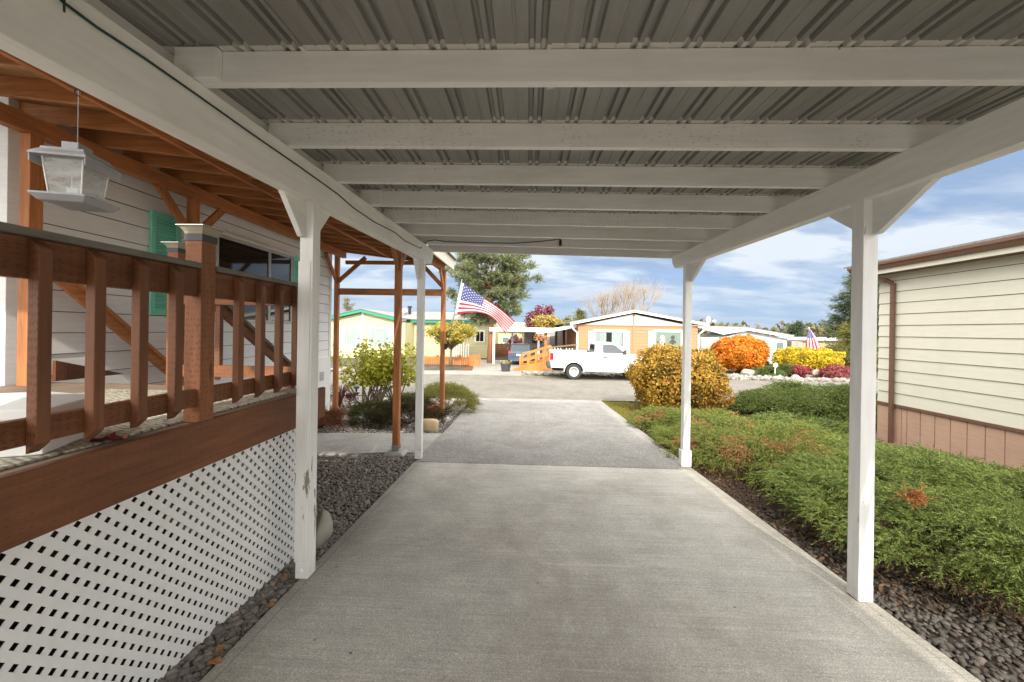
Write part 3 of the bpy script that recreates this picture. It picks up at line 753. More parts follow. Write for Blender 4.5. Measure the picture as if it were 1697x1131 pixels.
# side railing along the drive
rl = MB(); XRL = -1.70
zt0, zb0 = ZD+.79, ZD+.085
for a, b in ((-1.0, 1.91), (2.005, 2.94)):
    rl.box((XRL-.025, a, zt0-.14), (XRL+.013, b, zt0), 0)
    rl.box((XRL-.025, a, zb0), (XRL+.013, b, zb0+.09), 0)
    rl.box((XRL-.075, a, zt0+.002), (XRL+.040, b, zt0+.029), 1)
rail = rl.build('railing', [MT['cedar_y'], MT['cap']], dk, bevel=.004)
def baluster(x0, y, par, ax='y'):
    mb = MB(); w = .040; z0, z1 = zb0-.03, zt0-.002
    if ax == 'y':   # fixed on the +x face, both ends cut on a slant
        pr = [(x0, y, z0+.0), (x0+w, y, z0+.035), (x0+w, y, z1-.035), (x0, y, z1)]
        mb.prism(pr, (0, w, 0))
    else:
        pr = [(x0, y, z0), (x0, y+w, z0+.035), (x0, y+w, z1-.035), (x0, y, z1)]
        mb.prism(pr, (w, 0, 0))
    return mb.build('baluster', MT['cedar_z'], par, bevel=.003)
for y in (.20, .375, .55, .72, .895, 1.065, 1.236, 1.407, 1.578, 1.747, 2.146, 2.328, 2.509, 2.696, 2.885): baluster(XRL+.0135, y, rail)
def deck_post(x, y, par, ztop, mat=None):
    mb = MB(); mb.box((x-.0445, y-.0445, ZD+.001), (x+.0445, y+.0445, ztop)); p = mb.build('post', mat or MT['cedar_post'], par, bevel=.004)
    post_cap(x, y, ztop, 1, par); return p
deck_post(-1.715, 1.957, rail, ZD+.965); deck_post(-1.715, -1.05, rail, ZD+.965)
deck_post(-1.80, 3.27, rail, ZD+.90) if False else None
# far end railing, facing the camera, and the post at the head of the steps
r2 = MB(); YR = 3.03
r2.box((-2.83, YR-.013, zt0-.12), (XRL-.03, YR+.025, zt0+.018), 0); r2.box((-2.83, YR-.013, zb0+.0), (XRL-.03, YR+.025, zb0+.095), 0)
r2.box((-2.83, YR-.06, zt0+.020), (XRL-.08, YR+.075, zt0+.052), 1)
rail2 = r2.build('railing', [MT['cedar_x'], MT['cap']], dk, bevel=.004)
for x in (-2.72, -2.55, -2.38, -2.21, -2.04, -1.87): baluster(x, YR+.0255, rail2, 'x')
deck_post(-2.87, 3.05, rail2, ZD+1.12)
# steps down towards the walkway, with a handrail on each side
st = MB(); n = 6; run = .27; z_bot = ground(5.0)
rise = (ZD-z_bot)/(n+1)
for k in range(n):
    y = 3.15+k*run; z = ZD-(k+1)*rise
    st.box((-3.98, y, z-.04), (-2.93, y+run+.02, z), 0)
for x in (-3.99, -2.95):
    st.prism([(x, 3.145, ZD-.02), (x, 3.145, ZD-.235), (x, 3.145+n*run, z_bot-.03), (x, 3.145+n*run+.1, z_bot-.03), (x, 3.145+n*run+.1, z_bot+.12)], (.04, 0, 0), 1)
steps = st.build('steps', [MT['deckboard'], MT['cedar_y']], dk, bevel=.003)
for x, zz0, zz1 in ((-2.86, ZD+.83, ZD+.11), (-4.02, ZD+1.06, ZD+.03)):
    h = MB(); h.bar((x, 3.0 if x < -3 else 3.27, zz0-.03), (x, 4.25 if x < -3 else 4.5, zz1-.10), .04, .10, m=0); h.bar((x, 3.0 if x < -3 else 3.27, zz0+.03), (x, 4.25 if x < -3 else 4.5, zz1-.04), .10, .03, m=1)
    hr = h.build('handrail', [MT['porch_y'] if x < -3 else MT['cedar_y'], MT['cap'] if x > -3 else MT['porch_y']], steps, bevel=.003)
mb = MB(); mb.box((-2.905, 4.505, ground(4.6)-.02), (-2.815, 4.595, ZD+.02)); mb.build('newel_post', MT['cedar_post'], steps, bevel=.003)
post_cap(-2.86, 4.55, ZD+.02, 1, steps)
# dark triangular panel standing in for the shade under the house-side rail
mb = MB(); mb.prism([(-4.10, 3.18, ZD+.18), (-4.10, 3.18, ZD+.0), (-4.10, 3.75, ZD+.0)], (.03, 0, 0)); mb.build('rail_shade_panel', MT['cedar_y'], steps)
# woven rug on the deck
def rug_mat():
    m, nt, b = new_mat('woven_beige_rug'); g = N(nt)
    v = g.n('ShaderNodeTexVoronoi'); v.inputs['Randomness'].default_value = .45; g.l(g.co((26, 42, 1), (0, 0, .5)), v.inputs['Vector']); v.inputs['Scale'].default_value = 1.0
    c = g.ramp(v.outputs['Distance'], [(.15, (.62, .57, .47)), (.5, (.40, .36, .28)), (.72, (.06, .055, .045))])
    c = g.mix(g.ramp(g.noise(g.co(), 7, 4, .6), [(.45, 0), (.6, .5)]), c, (.23, .22, .17))
    g.l(c, b.inputs['Base Color']); b.inputs['Roughness'].default_value = .95
    g.bump(g.math('SUBTRACT', 1.0, v.outputs['Distance']), 1.0, .012, b); return m
mb = MB(); mb.box((-3.15, .35, ZD+.001), (-1.76, 2.80, ZD+.012)); tag(mb.build('rug', rug_mat(), bevel=.004), 'beige chunky woven rug lying on the deck boards behind the railing', 'rug')
# white ribbed planter box standing on the rug
def planter():
    t = thing('planter_box', 'low white panelled storage box standing on the rug behind the railing', 'box', (-2.2, 1.6, ZD+.013))
    x0, x1, y0, y1 = -2.50, -1.76, 1.35, 1.65; z = ZD+.0135; h = .185
    SP = lambda mb: mb.spin(R_(24), (x1, y0))
    mb = MB(); mb.box((x0+.02, y0+.02, z), (x1-.02, y1-.02, z+h-.05)); SP(mb); mb.build('body', MT['vinyl'], t, bevel=.004)
    mb = MB(); mb.box((x0+.012, y0+.012, z+h*.34), (x1-.012, y1-.012, z+h*.36)); SP(mb); mb.build('groove_band', MT['white_trim'], t)
    mb = MB(); c0 = [(x0, y0, z+h-.049), (x1, y0, z+h-.049), (x1, y1, z+h-.049), (x0, y1, z+h-.049)]; c1 = [(a, b, z+h-.012) for a, b, _ in c0]
    c2 = [(x0+.10, y0+.10, z+h+.025), (x1-.10, y0+.10, z+h+.025), (x1-.10, y1-.10, z+h+.025), (x0+.10, y1-.10, z+h+.025)]
    mb.loft([c0, c1, c2]); SP(mb); mb.build('lid', MT['vinyl'], t, bevel=.004)
planter()
dry_leaf((-1.755, 1.60, ZD+.014), .045, .3, 'curled tan dry leaf on the deck edge beside the white box', mat=MT['dryleaf'])
MT['redleaf'] = leafy('red_leaf', [(.10, .012, .015), (.16, .03, .025)], .7, .1)
dry_leaf((-1.76, 1.55, ZD+.014), .05, 1.3, 'dark red dry leaf on the deck edge beside the white box', mat=MT['redleaf'])

# ---------------------------------------------------------------- the timber porch roof between house and carport
po = thing('porch_roof', 'orange-brown timber porch roof on posts between the white house and the carport', 'porch', (-2.9, 4.8, 0))
YP0, YP1 = .55, 8.30
gz0 = H+1.50
raf_b = lambda x: H+1.64-.119*(x+3.95)
mb = MB(); mb.box((-4.02, YP0, gz0), (-3.93, YP1-.1, gz0+.14)); mb.build('girder', MT['porch_y'], po, bevel=.004)
mb = MB(); zg = raf_b(-1.83); mb.box((-1.875, YP0, zg-.145), (-1.785, YP1-.1, zg-.002)); mb.build('girder', MT['porch_y'], po, bevel=.004)
mb = MB(); mb.box((-2.92, YP0, raf_b(-2.9)-.04), (-2.88, YP1-.35, raf_b(-2.9)-.002)); mb.build('bridging', MT['porch_y'], po, bevel=.003)
k = 0; y = YP0+.02
while y < YP1-.2:
    mb = MB(); xa, xb = -4.17, -1.645
    mb.prism([(xa, y, raf_b(xa)), (xb, y, raf_b(xb)), (xb, y, raf_b(xb)+.138), (xa, y, raf_b(xa)+.138)], (0, .038, 0)); mb.build('rafter', MT['porch_x'], po, bevel=.003)
    y += .403; k += 1
yl = y-.403
mb = MB(); mb.prism([(-4.17, YP1-.10, raf_b(-4.17)-.01), (-1.648, YP1-.10, raf_b(-1.645)-.01), (-1.645, YP1-.10, raf_b(-1.645)+.138), (-4.17, YP1-.10, raf_b(-4.17)+.138)], (0, .038, 0)); mb.build('end_rafter', MT['porch_x'], po, bevel=.003)
mb = MB(); xa = -4.17
while xa < -1.62:
    xb = min(xa+.137, -1.60); mb.prism([(xa, YP0-.1, raf_b(xa)+.139), (xb, YP0-.1, raf_b(xb)+.139), (xb, YP0-.1, raf_b(xb)+.158), (xa, YP0-.1, raf_b(xa)+.158)], (0, YP1-YP0+.2, 0)); xa += .14
mb.build('roof_boards', MT['sheath'], po)
mb = MB(); mb.prism([(-4.17, YP0-.14, raf_b(-4.17)+.160), (-1.56, YP0-.14, raf_b(-1.56)+.160), (-1.56, YP0-.14, raf_b(-1.56)+.172), (-4.17, YP0-.14, raf_b(-4.17)+.172)], (0, YP1-YP0+.3, 0)); mb.build('roof_covering', MT['shingle'], po)
mb = MB(); zf = raf_b(-1.62); mb.box((-1.645, YP0-.1, zf-.075), (-1.612, YP1+.05, zf+.15)); mb.build('fascia', MT['sid_beige'], po, bevel=.003)
mb = MB(); mb.prism([(-4.17, YP1+.01, raf_b(-4.17)+.0), (-1.645, YP1+.01, raf_b(-1.645)+.0), (-1.645, YP1+.01, raf_b(-1.645)+.155), (-4.17, YP1+.01, raf_b(-4.17)+.155)], (0, .03, 0)); mb.build('fascia', MT['sid_beige'], po)
def porch_post(x, y, ztop, zbot, braces=()):
    mb = MB(); mb.box((x-.0445, y-.0445, zbot+.001), (x+.0445, y+.0445, ztop)); p = mb.build('post', MT['porch_z'], po, bevel=.004)
    for d, drop, run, zb in braces:
        mb = MB(); s = Vector((x, y, zb-drop)); e = Vector((x+d[0]*run, y+d[1]*run, zb+.02)); s += Vector((d[0], d[1], 0))*.03
        mb.bar(s, e, .04, .085, up=(-d[0], -d[1], 1)); mb.build('knee_brace', MT['porch_z'], po, bevel=.003)
    return p
def pier(x, y):
    z = ground(y); t = thing('concrete_pier', 'square concrete pier block with a metal bracket under the %s', 'pier', (x, y, z)); return t
porch_post(-3.975, 2.93, gz0, ZD, [((0, 1), .42, .42, gz0)])
porch_post(-3.975, 4.42, gz0, ground(4.4)-.05, [((0, 1), .43, .45, gz0), ((0, -1), .43, .45, gz0)])
porch_post(-4.12, 8.18, gz0+.12, ground(8.18)+.03, [((0, -1), .50, .50, gz0), ((1, 0), .5, .62, gz0+.0)])
porch_post(-1.874, 5.52, zg-.145, ground(5.5)+.06, [((0, 1), .38, .36, zg-.15), ((0, -1), .38, .36, zg-.15)])
porch_post(-1.80, 8.18, zg-.145, ground(8.18)+.06, [((-1, 0), .45, .48, zg-.02), ((0, -1), .40, .36, zg-.15)])
mb = MB(); mb.box((-4.075, 8.16, H+.71), (-1.846, 8.20, H+.85)); mb.build('cross_rail', MT['porch_x'], po, bevel=.003)
mb = MB(); mb.box((-3.93, 8.145, zg-.02), (-1.846, 8.205, zg+.06)); mb.build('end_beam', MT['porch_x'], po, bevel=.003)
for (x, y, lb) in ((-1.874, 5.52, 'round-edged concrete pier block under the porch post beside the pebbles'), (-1.80, 8.18, 'concrete pier block under the porch post that carries the flag')):
    t = thing('concrete_pier', lb, 'pier', (x, y, ground(y)-.05), 'pier blocks under the porch posts')
    z = ground(y); mb = MB(); r = lambda h, zz: [(x-h, y-h, zz), (x+h, y-h, zz), (x+h, y+h, zz), (x-h, y+h, zz)]
    mb.loft([r(.15, z-.06), r(.145, z+.0), r(.11, z+.035)]); mb.build('block', MT['concrete_pier'], t, bevel=.012)
    mb = MB(); mb.box((x-.05, y-.05, z+.036), (x+.05, y-.046, z+.12)); mb.box((x-.05, y+.046, z+.036), (x+.05, y+.05, z+.12)); mb.box((x-.05, y-.045, z+.036), (x+.05, y+.045, z+.058)); mb.build('bracket', MT['galv'], t)

# ---------------------------------------------------------------- bird feeder hanging from the left beam
def feeder():
    c = U(128, 290, Y=1.27); x, y = c.x, c.y
    hook = Vector((x, y, bl_b(1.3)+.015))
    t = thing('bird_feeder', 'grey square bird feeder with clear sides hanging on a wire from the left beam', 'bird feeder', (x, y, c.z))
    a = .078
    ztop = U(126, 237, Y=1.27).z; zroof = U(126, 256, Y=1.20).z; ztray = U(126, 322, Y=1.20).z
    ang = R_(15)
    R = lambda h, zz: [(x-h, y-h, zz), (x+h, y-h, zz), (x+h, y+h, zz), (x-h, y+h, zz)]
    def bb(f, name, mat, **k):
        mb = MB(); f(mb); mb.spin(ang, (x, y)); return mb.build(name, mat, t, **k)
    bb(lambda m: (m.loft([R(a, zroof-.003), R(a, zroof+.004), R(a*.80, zroof+.020)]), m.loft([R(a*.78, zroof+.0205), R(a*.74, zroof+.030), R(a*.45, zroof+.036)])), 'roof', MT['grey_plastic'], bevel=.0015)
    bb(lambda m: m.box((x-.024, y-.03, zroof+.034), (x+.024, y+.03, zroof+.062)), 'cap', MT['grey_plastic'], bevel=.002)
    e0, e1 = R(a*.97, zroof-.028), R(a*.97, zroof-.004)
    bb(lambda m: m.prism([e0[0], e0[3], e1[3], e1[0]], (.003, 0, 0)), 'eave_skirt', MT['grey_plastic'])
    bb(lambda m: m.prism([e0[1], e0[2], e1[2], e1[1]], (-.003, 0, 0)), 'eave_skirt', MT['grey_plastic'])
    bb(lambda m: m.loft([R(a*.56, ztray+.006), R(a*.70, zroof-.004)], caps=False), 'chamber', MT['clear_plastic'])
    for p, q in zip(R(a*.57, ztray+.004), R(a*.71, zroof-.002)): bb(lambda m: m.tube([p, q], .0022, 5), 'corner_rod', MT['vinyl'])
    bb(lambda m: m.box((x-.016, y-.02, ztray+.006), (x+.016, y+.02, ztray+.04)), 'seed_gate', MT['vinyl'])
    bb(lambda m: m.loft([R(a*.55, ztray-.022), R(a*.80, ztray-.018), R(a*.98, ztray), R(a*.98, ztray+.006), R(a*.93, ztray+.006), R(a*.85, ztray-.004)]), 'tray', MT['grey_plastic'], bevel=.0015)
    mb = MB(); mb.tube([(x, y, zroof+.06), hook], .0013, 5); mb.build('wire', MT['galv'], t)
    mb = MB(); pts = [hook+Vector((0, .012*math.cos(q), .012*math.sin(q)-.01)) for q in np.linspace(0, 5, 8)]; mb.tube(pts, .0022, 5); mb.tube([hook+Vector((0, 0, 0)), hook+Vector((.12, 0, .03))], .0022, 5); mb.build('hook', MT['black'], t)
feeder()
# a grey stone at the foot of the near left post
def rock(name, c, s, mat, label, cat='rock', group=None, seed=1, flat=1.0, shear=0.0):
    r = np.random.default_rng(seed); v, f = ICO3
    dirs = r.normal(0, 1, (9, 3)); dirs /= np.linalg.norm(dirs, axis=1)[:, None]
    V = v.copy()
    for d in dirs:
        lim = r.uniform(.62, .95); k = V@d; V -= np.clip(k-lim, 0, None)[:, None]*d*.85
    for q in range(4):
        ph = r.uniform(0, 6.28, 3); fr = r.uniform(1.5, 4.5, 3); V *= 1+.022*np.sin(V@np.diag(fr)+ph).sum(1)[:, None]
    V = V*np.array(s); V[:, 0] += shear*V[:, 2]
    V += np.array(c)
    return tag(link(name, fast_mesh(name, V, f), mat, smooth=True), label, cat, group)
p = U(527, 880, Y=3.05); rock('stone', (-1.62, 3.02, ground(3)+.06), (.075, .12, .16), MT['boulder_grey'], 'upright grey stone leaning behind the near left carport post', seed=5)
# ---------------------------------------------------------------- foliage builders
def unit(a): return a/np.maximum(1e-9, np.linalg.norm(a, axis=-1, keepdims=True))
def leaf_cards(name, P, Nn, L, Wd, mat, parent=None, fold=.18, jit=.25):
    """one small folded leaf per point; Nn = facing"""
    n = len(P); Nn = unit(Nn); T = unit(np.cross(Nn, rng.normal(0, 1, (n, 3)))); B = np.cross(Nn, T)
    l = (L*np.exp(rng.normal(0, jit, n)))[:, None]; w = (Wd*np.exp(rng.normal(0, jit, n)))[:, None]
    V = np.stack([P-T*l*.5, P+B*w*.5+Nn*fold*w-T*l*.06, P+T*l*.5, P-B*w*.5+Nn*fold*w-T*l*.06], 1).reshape(-1, 3)
    return link(name, fast_mesh(name, V, np.arange(4*n).reshape(n, 4)), mat, parent)
def sprays(name, P, D, mat, parent=None, length=.14, k=12, leaf=.035, width=.007, spread=.9, up=None, droop=0.0):
    """feathery twigs: an axis along D with k narrow pointed leaflets; each twig is one island-free set of leaflets"""
    n = len(P); D = unit(D); s = unit(np.cross(D, rng.normal(0, 1, (n, 3)))); u = np.cross(s, D)
    Ls = length*np.exp(rng.normal(0, .3, n))
    t = np.linspace(.05, 1, k)[None, :, None]
    ax = P[:, None] + D[:, None]*(Ls[:, None, None]*t); ax[:, :, 2] -= droop*Ls[:, None]*t[:, :, 0]**2
    ph = rng.uniform(0, 2*np.pi, (n, k))[:, :, None]
    side = s[:, None]*np.cos(ph) + u[:, None]*np.sin(ph)*.6
    ld = unit(D[:, None]*(1.0) + side*spread)
    ll = leaf*(1.15-.6*t)*np.exp(rng.normal(0, .25, (n, k, 1)))
    wv = unit(np.cross(ld, rng.normal(0, 1, (n, k, 3))))*width
    V = np.stack([ax-wv*.5, ax+wv*.5, ax+ld*ll+wv*.15, ax+ld*ll-wv*.15], 2).reshape(-1, 3)
    m = n*k
    return link(name, fast_mesh(name, V, np.arange(4*m).reshape(m, 4)), mat, parent)
def shell(c, r, n, depth=.25, lump=.10, seed=0, zcut=-.6, flat=2.0):
    """points in the outer layer of a lumpy clipped bush (superellipsoid), with outward directions"""
    rr = np.random.default_rng(seed); d = unit(rr.normal(0, 1, (int(n*1.6), 3))); d = d[d[:, 2] > zcut][:n]
    ph = rr.uniform(0, 6.28, 6)
    e = (np.abs(d)**flat).sum(1)**(-1/flat)
    f = 1+lump*(np.sin(5*d[:, 0]+ph[0])*np.cos(4*d[:, 2]+ph[1]) + .6*np.sin(9*d[:, 1]+7*d[:, 2]+ph[2]) + .5*np.sin(13*d[:, 0]-8*d[:, 1]+ph[3]))
    q = 1-depth*rr.uniform(0, 1, len(d))**1.5
    P = d*(e*f*q)[:, None]*np.array(r)+np.array(c)
    return P, unit(d/np.array(r))
def stems(name, base, tips, r0, mat, parent, n=5, wob=.06, taper=.35):
    mb = MB()
    for tp in tips:
        b = Vector(base)+Vector((random.uniform(-1, 1), random.uniform(-1, 1), 0))*r0*2; t = Vector(tp); pts = []
        for i in range(n):
            f = i/(n-1); p = b.lerp(t, f); p += Vector((random.uniform(-1, 1), random.uniform(-1, 1), random.uniform(-.5, .5)))*wob*(0 if i == 0 else 1)*(t-b).length
            pts.append(p)
        mb.tube(pts, [r0*(1-(1-taper)*i/(n-1)) for i in range(n)], 6)
    return mb.build(name, mat, parent, smooth=True)

MT['lap_shade_brown'] = plain('painted_brown_lap_shade', (.16, .12, .085), .9, .2)  # brown version of the painted shadow line below each lap
# ---------------------------------------------------------------- the beige house on the right
XH = 6.1; YH = 6.95
bh = thing('beige_house', 'beige lap sided house with brown gutter and brown skirting right of the junipers', 'house', (9.5, 0, 0))
zs = H-1.17; zt = H+1.04
mb = MB()
lap(mb, (XH, YH), (0, -1), (-1, 0), zs+.045, zt, lambda z: (0, 15), .186, out=.016)
lap(mb, (XH, YH), (1, 0), (0, 1), zs+.045, zt+.6, lambda z: (0, 7.5) if z < zt else ((z-zt)/.17, 7.5-(z-zt)/.17), .186)
lap(mb, (XH, YH-15), (1, 0), (0, -1), zs+.045, zt+.6, lambda z: (0, 7.5) if z < zt else ((z-zt)/.17, 7.5-(z-zt)/.17), .186)
mb.box((XH+.01, YH-14.99, -.5), (XH+7.5, YH-.01, zt))
# butt joints of the siding boards
for z, y in ((zs+.045+.186*1.02, 4.9), (zs+.045+.186*3.02, 5.95), (zs+.045+.186*5.02, 4.2), (zs+.045+.186*7.02, 5.6), (zs+.045+.186*9.02, 6.2), (zs+.045+.186*2.02, 3.6)):
    mb.prism([(XH-.0165, y, z), (XH-.0165, y+.004, z), (XH-.0025, y+.004, z+.172), (XH-.0025, y, z+.172)], (-.001, 0, 0))
mb.build('wall', [MT['sid_beige'], MT['lap_shade_brown']], bh)
mb = MB(); y = YH; k = 0
zsk = lambda q: ground(q)-.1
while y > YH-15:
    wd = .212 if k != 2 else .09
    mb.box((XH-.004, y-wd+.006, zsk(y)), (XH+.012, y-.006, zs-.005), 0); mb.box((XH+.012, y-wd-.01, zsk(y)), (XH+.02, y+.01, zs-.005), 1); y -= wd; k += 1
mb.box((XH+.0, YH+.001, -.45), (XH+7.5, YH+.015, zs-.005), 0)
mb.build('skirting', [MT['skirt'], MT['soffit']], bh)
mb = MB(); mb.box((XH-.03, YH-15, zs-.004), (XH+.005, YH+.02, zs+.042)); mb.build('skirting_cap', MT['brown_metal'], bh, bevel=.004)
xg = 5.80
mb = MB(); mb.box((xg+.02, YH-15.2, zt-.004), (XH+.1, YH+.2, zt+.02)); mb.build('soffit', MT['soffit'], bh)
mb = MB(); mb.box((xg+.0, YH-15.2, zt-.02), (xg+.02, YH+.2, zt+.055)); mb.build('fascia', MT['sid_beige'], bh)
mb = MB(); gp = [(xg-.003, zt+.05), (xg-.05, zt+.055), (xg-.075, zt+.10), (xg-.10, zt+.115), (xg-.10, zt+.155), (xg-.003, zt+.155)]
mb.prism([(x, YH-15.2, z) for x, z in gp], (0, 15.4, 0)); gut = mb.build('gutter', MT['brown_metal'], bh, bevel=.003)
mb = MB(); mb.prism([(xg-.08, YH-15.25, zt+.162), (XH+3.75, YH-15.25, zt+.80), (XH+7.9, YH-15.25, zt+.15), (XH+7.9, YH-15.25, zt+.19), (XH+3.75, YH-15.25, zt+.85), (xg-.08, YH-15.25, zt+.19)], (0, 15.55, 0)); mb.build('roof', MT['shingle'], bh)
mb = MB(); xd = XH-.055
pts = [(xg-.05, YH+.0, zt+.06), (xg-.05, YH-.02, zt-.03), (xd-.08, YH-.24, zt-.10), (xd, YH-.30, zt-.17), (xd, YH-.30, zt-.5), (xd, YH-.30, zs-.1), (xd, YH-.30, ground(YH)+.08)]
for a, b in zip(pts[:-1], pts[1:]): mb.bar(a, b, .060, .045, up=(-1, 0, .02))
mb.build('downspout', MT['brown_metal'], bh, bevel=.006)

# ---------------------------------------------------------------- junipers: layered feathery mats
JG = [(.055, .085, .025), (.115, .165, .042), (.19, .245, .065), (.07, .10, .03), (.28, .32, .09), (.16, .205, .055)]
MT['juniper'] = leafy('juniper_green', JG, .6, .25, patch=(.52, (.22, .26, .06), .55), pscale=5.5)
MT['juniper_light'] = leafy('juniper_light_green', [(.08, .11, .025), (.13, .17, .04), (.20, .24, .055), (.27, .30, .07), (.11, .14, .035), (.17, .20, .05)], .6, .25, patch=(.53, (.36, .19, .085), .8), pscale=2.4)
MT['juniper_far'] = leafy('juniper_deep_green', [(.06, .095, .03), (.11, .155, .045), (.18, .225, .06), (.25, .28, .075)], .6, .25)
MT['juniper_dead'] = leafy('juniper_dead_inner', [(.075, .055, .028), (.11, .075, .04), (.06, .04, .022), (.14, .085, .045), (.07, .065, .03)], .9, .1)
MT['dead_orange'] = leafy('dead_orange_tuft', [(.35, .13, .05), (.28, .10, .04), (.40, .18, .08)], .8, .15)
MT['twig'] = plain('dark_juniper_twig', (.09, .065, .045), .9, .3, 20, .3)
def mound(cx, cy, rx, ry, hgt, n, seed, lump=.22, bottom=.05, power=2.6, pad=.30):
    """twigs over the crown of a low spreading juniper: many overlapping, slightly drooping fans (pads) set on a lumpy dome"""
    r = np.random.default_rng(seed); per = 34; m = max(8, n//per)
    a = r.uniform(0, 2*np.pi, m); q = np.sqrt(r.uniform(0, 1, m))*.98
    x, y = q*np.cos(a), q*np.sin(a)
    ph = r.uniform(0, 6.28, 8); X, Y = x*rx, y*ry
    lay = .5*np.sin(2.6*X+1.7*Y+ph[0]) + .4*np.sin(-1.9*X+3.3*Y+ph[1]) + .35*np.sin(5.1*X-2.7*Y+ph[2]) + .3*np.sin(3.7*X+6.3*Y+ph[3])
    prof = np.clip(1-np.abs(q)**power, 0, 1)**.5
    z = np.maximum(hgt*prof*(1+lump*lay*.6), bottom) - r.uniform(0, 1, m)**1.3*min(.24, hgt*.5)
    z = np.maximum(z, bottom*.6)
    out = unit(np.stack([X, Y, np.zeros(m)], 1))
    rim = np.clip((q-.5)/.5, 0, 1)
    th = r.normal(0, .75, m)*(1.15-.7*rim)
    d = np.stack([out[:, 0]*np.cos(th)-out[:, 1]*np.sin(th), out[:, 0]*np.sin(th)+out[:, 1]*np.cos(th), np.zeros(m)], 1)
    sd = np.stack([-d[:, 1], d[:, 0], np.zeros(m)], 1)
    Lp = pad*np.exp(r.normal(0, .25, m))*(1-.35*rim)
    s = r.uniform(0, 1, (m, per)); w = r.uniform(-1, 1, (m, per))
    wid = .42*(.25+np.sin(np.pi*np.clip(s, 0, .92)))
    rise = (.16*np.sin(np.pi*s*.75)-.22*s**2)*(1+.0*w)-.06*np.abs(w)
    base = np.stack([cx+X, cy+Y, np.zeros(m)], 1)-d*(Lp*.45)[:, None]
    P = base[:, None]+d[:, None]*(Lp[:, None]*s)[:, :, None]+sd[:, None]*(Lp[:, None]*wid*w)[:, :, None]
    P[:, :, 2] = z[:, None]+Lp[:, None]*rise+r.normal(0, .012, (m, per))
    D = d[:, None]*1.0+sd[:, None]*(w*.75)[:, :, None]+r.normal(0, .28, (m, per, 3)); D[:, :, 2] += (.42-.65*s)
    P = P.reshape(-1, 3); D = D.reshape(-1, 3)
    P[:, 2] += np.interp(P[:, 1], [-10, 11.7, 19.5, 60], [ground(-10), ground(11.7), ground(19.5), ground(60)])
    return P, D, np.repeat(q, per)
def juniper(label, cx, cy, rx, ry, hgt, n, seed, mat='juniper', k=13, group=None, leaf=.036, width=.0075, length=.13, inner=.25, twigs=40, **kw):
    t = thing('juniper', label, 'shrub', (cx, cy, ground(cy)), group)
    P, D, q = mound(cx, cy, rx, ry, hgt, n, seed, **kw)
    sprays('foliage', P, D, MT[mat], t, length, k, leaf, width, .85, droop=.12)
    m = int(n*inner); P2, D2, q2 = mound(cx, cy, rx*.985, ry*.985, hgt*.55, m, seed+50, **kw)
    P2[:, 2] -= .02+kw.get('bottom', 0)*.45*q2**2
    sprays('inner_foliage', P2, D2, MT['juniper_dead'], t, length, 10, leaf, width, .9)
    tips = []
    for i in range(twigs):
        a = random.uniform(0, 2*math.pi); e = random.uniform(.75, .99); yy = cy+ry*e*math.sin(a)
        tips.append((cx+rx*e*math.cos(a), yy, ground(yy)+hgt*random.uniform(.06, .5)*(1.05-e*.55)))
    stems('branches', (cx, cy, ground(cy)), tips, .012, MT['twig'], t, 7, .04, .3)
    return t
JGp = 'junipers along the right side of the drive'
juniper('bright green spreading juniper nearest the camera, with bare brown twigs under its edge', 4.02, 3.42, 1.62, 1.62, .47, 19000, 11, group=JGp, k=18, leaf=.027, width=.0058, length=.12, twigs=190, bottom=.27, lump=.45, inner=.45)
juniper('light green juniper mat with rusty patches behind the far right carport post', 3.65, 6.15, 1.45, 1.95, .32, 17000, 12, group=JGp, k=13, leaf=.033, width=.0075, mat='juniper_light', lump=.42, bottom=.08)
juniper('low yellowish juniper at the street end of the mat near the round hedge', 3.35, 8.0, 1.12, .95, .30, 6000, 13, group=JGp, k=10, leaf=.045, width=.01, mat='juniper_light', lump=.42)
juniper('green juniper mat in front of the brown skirting', 4.75, 5.0, .85, 1.3, .26, 9000, 15, group=JGp, k=11, leaf=.04, width=.009, lump=.42)
juniper('mounded dark green juniper behind the rest, between the round yellow hedge and the beige house', 6.9, 9.6, 1.75, 1.30, .66, 13000, 14, mat='juniper_far', k=12, leaf=.045, width=.011, length=.15, pad=.42, lump=.35, group=JGp)
juniper('mid green juniper tucked against the corner of the beige house', 5.0, 7.2, .85, 1.0, .30, 7000, 16, mat='juniper_far', k=10, leaf=.045, width=.011, group=JGp)
for i, (px_, py_, yy, lb) in enumerate(((1514, 826, 3.15, 'tuft of dead orange needles on top of the nearest juniper'), (1208, 750, 5.6, 'tuft of dead orange needles on the juniper mat beside the far right post'))):
    c = U(px_, py_, Y=yy); n = 70
    P = np.array(c)+rng.normal(0, .022, (n, 3)); D = rng.normal(0, 1, (n, 3))+np.array([0, -.4, .6])
    t = tag(sprays('dead_tuft', P, D, MT['dead_orange'], None, .07, 8, .03, .006, .7), lb, 'dead foliage')

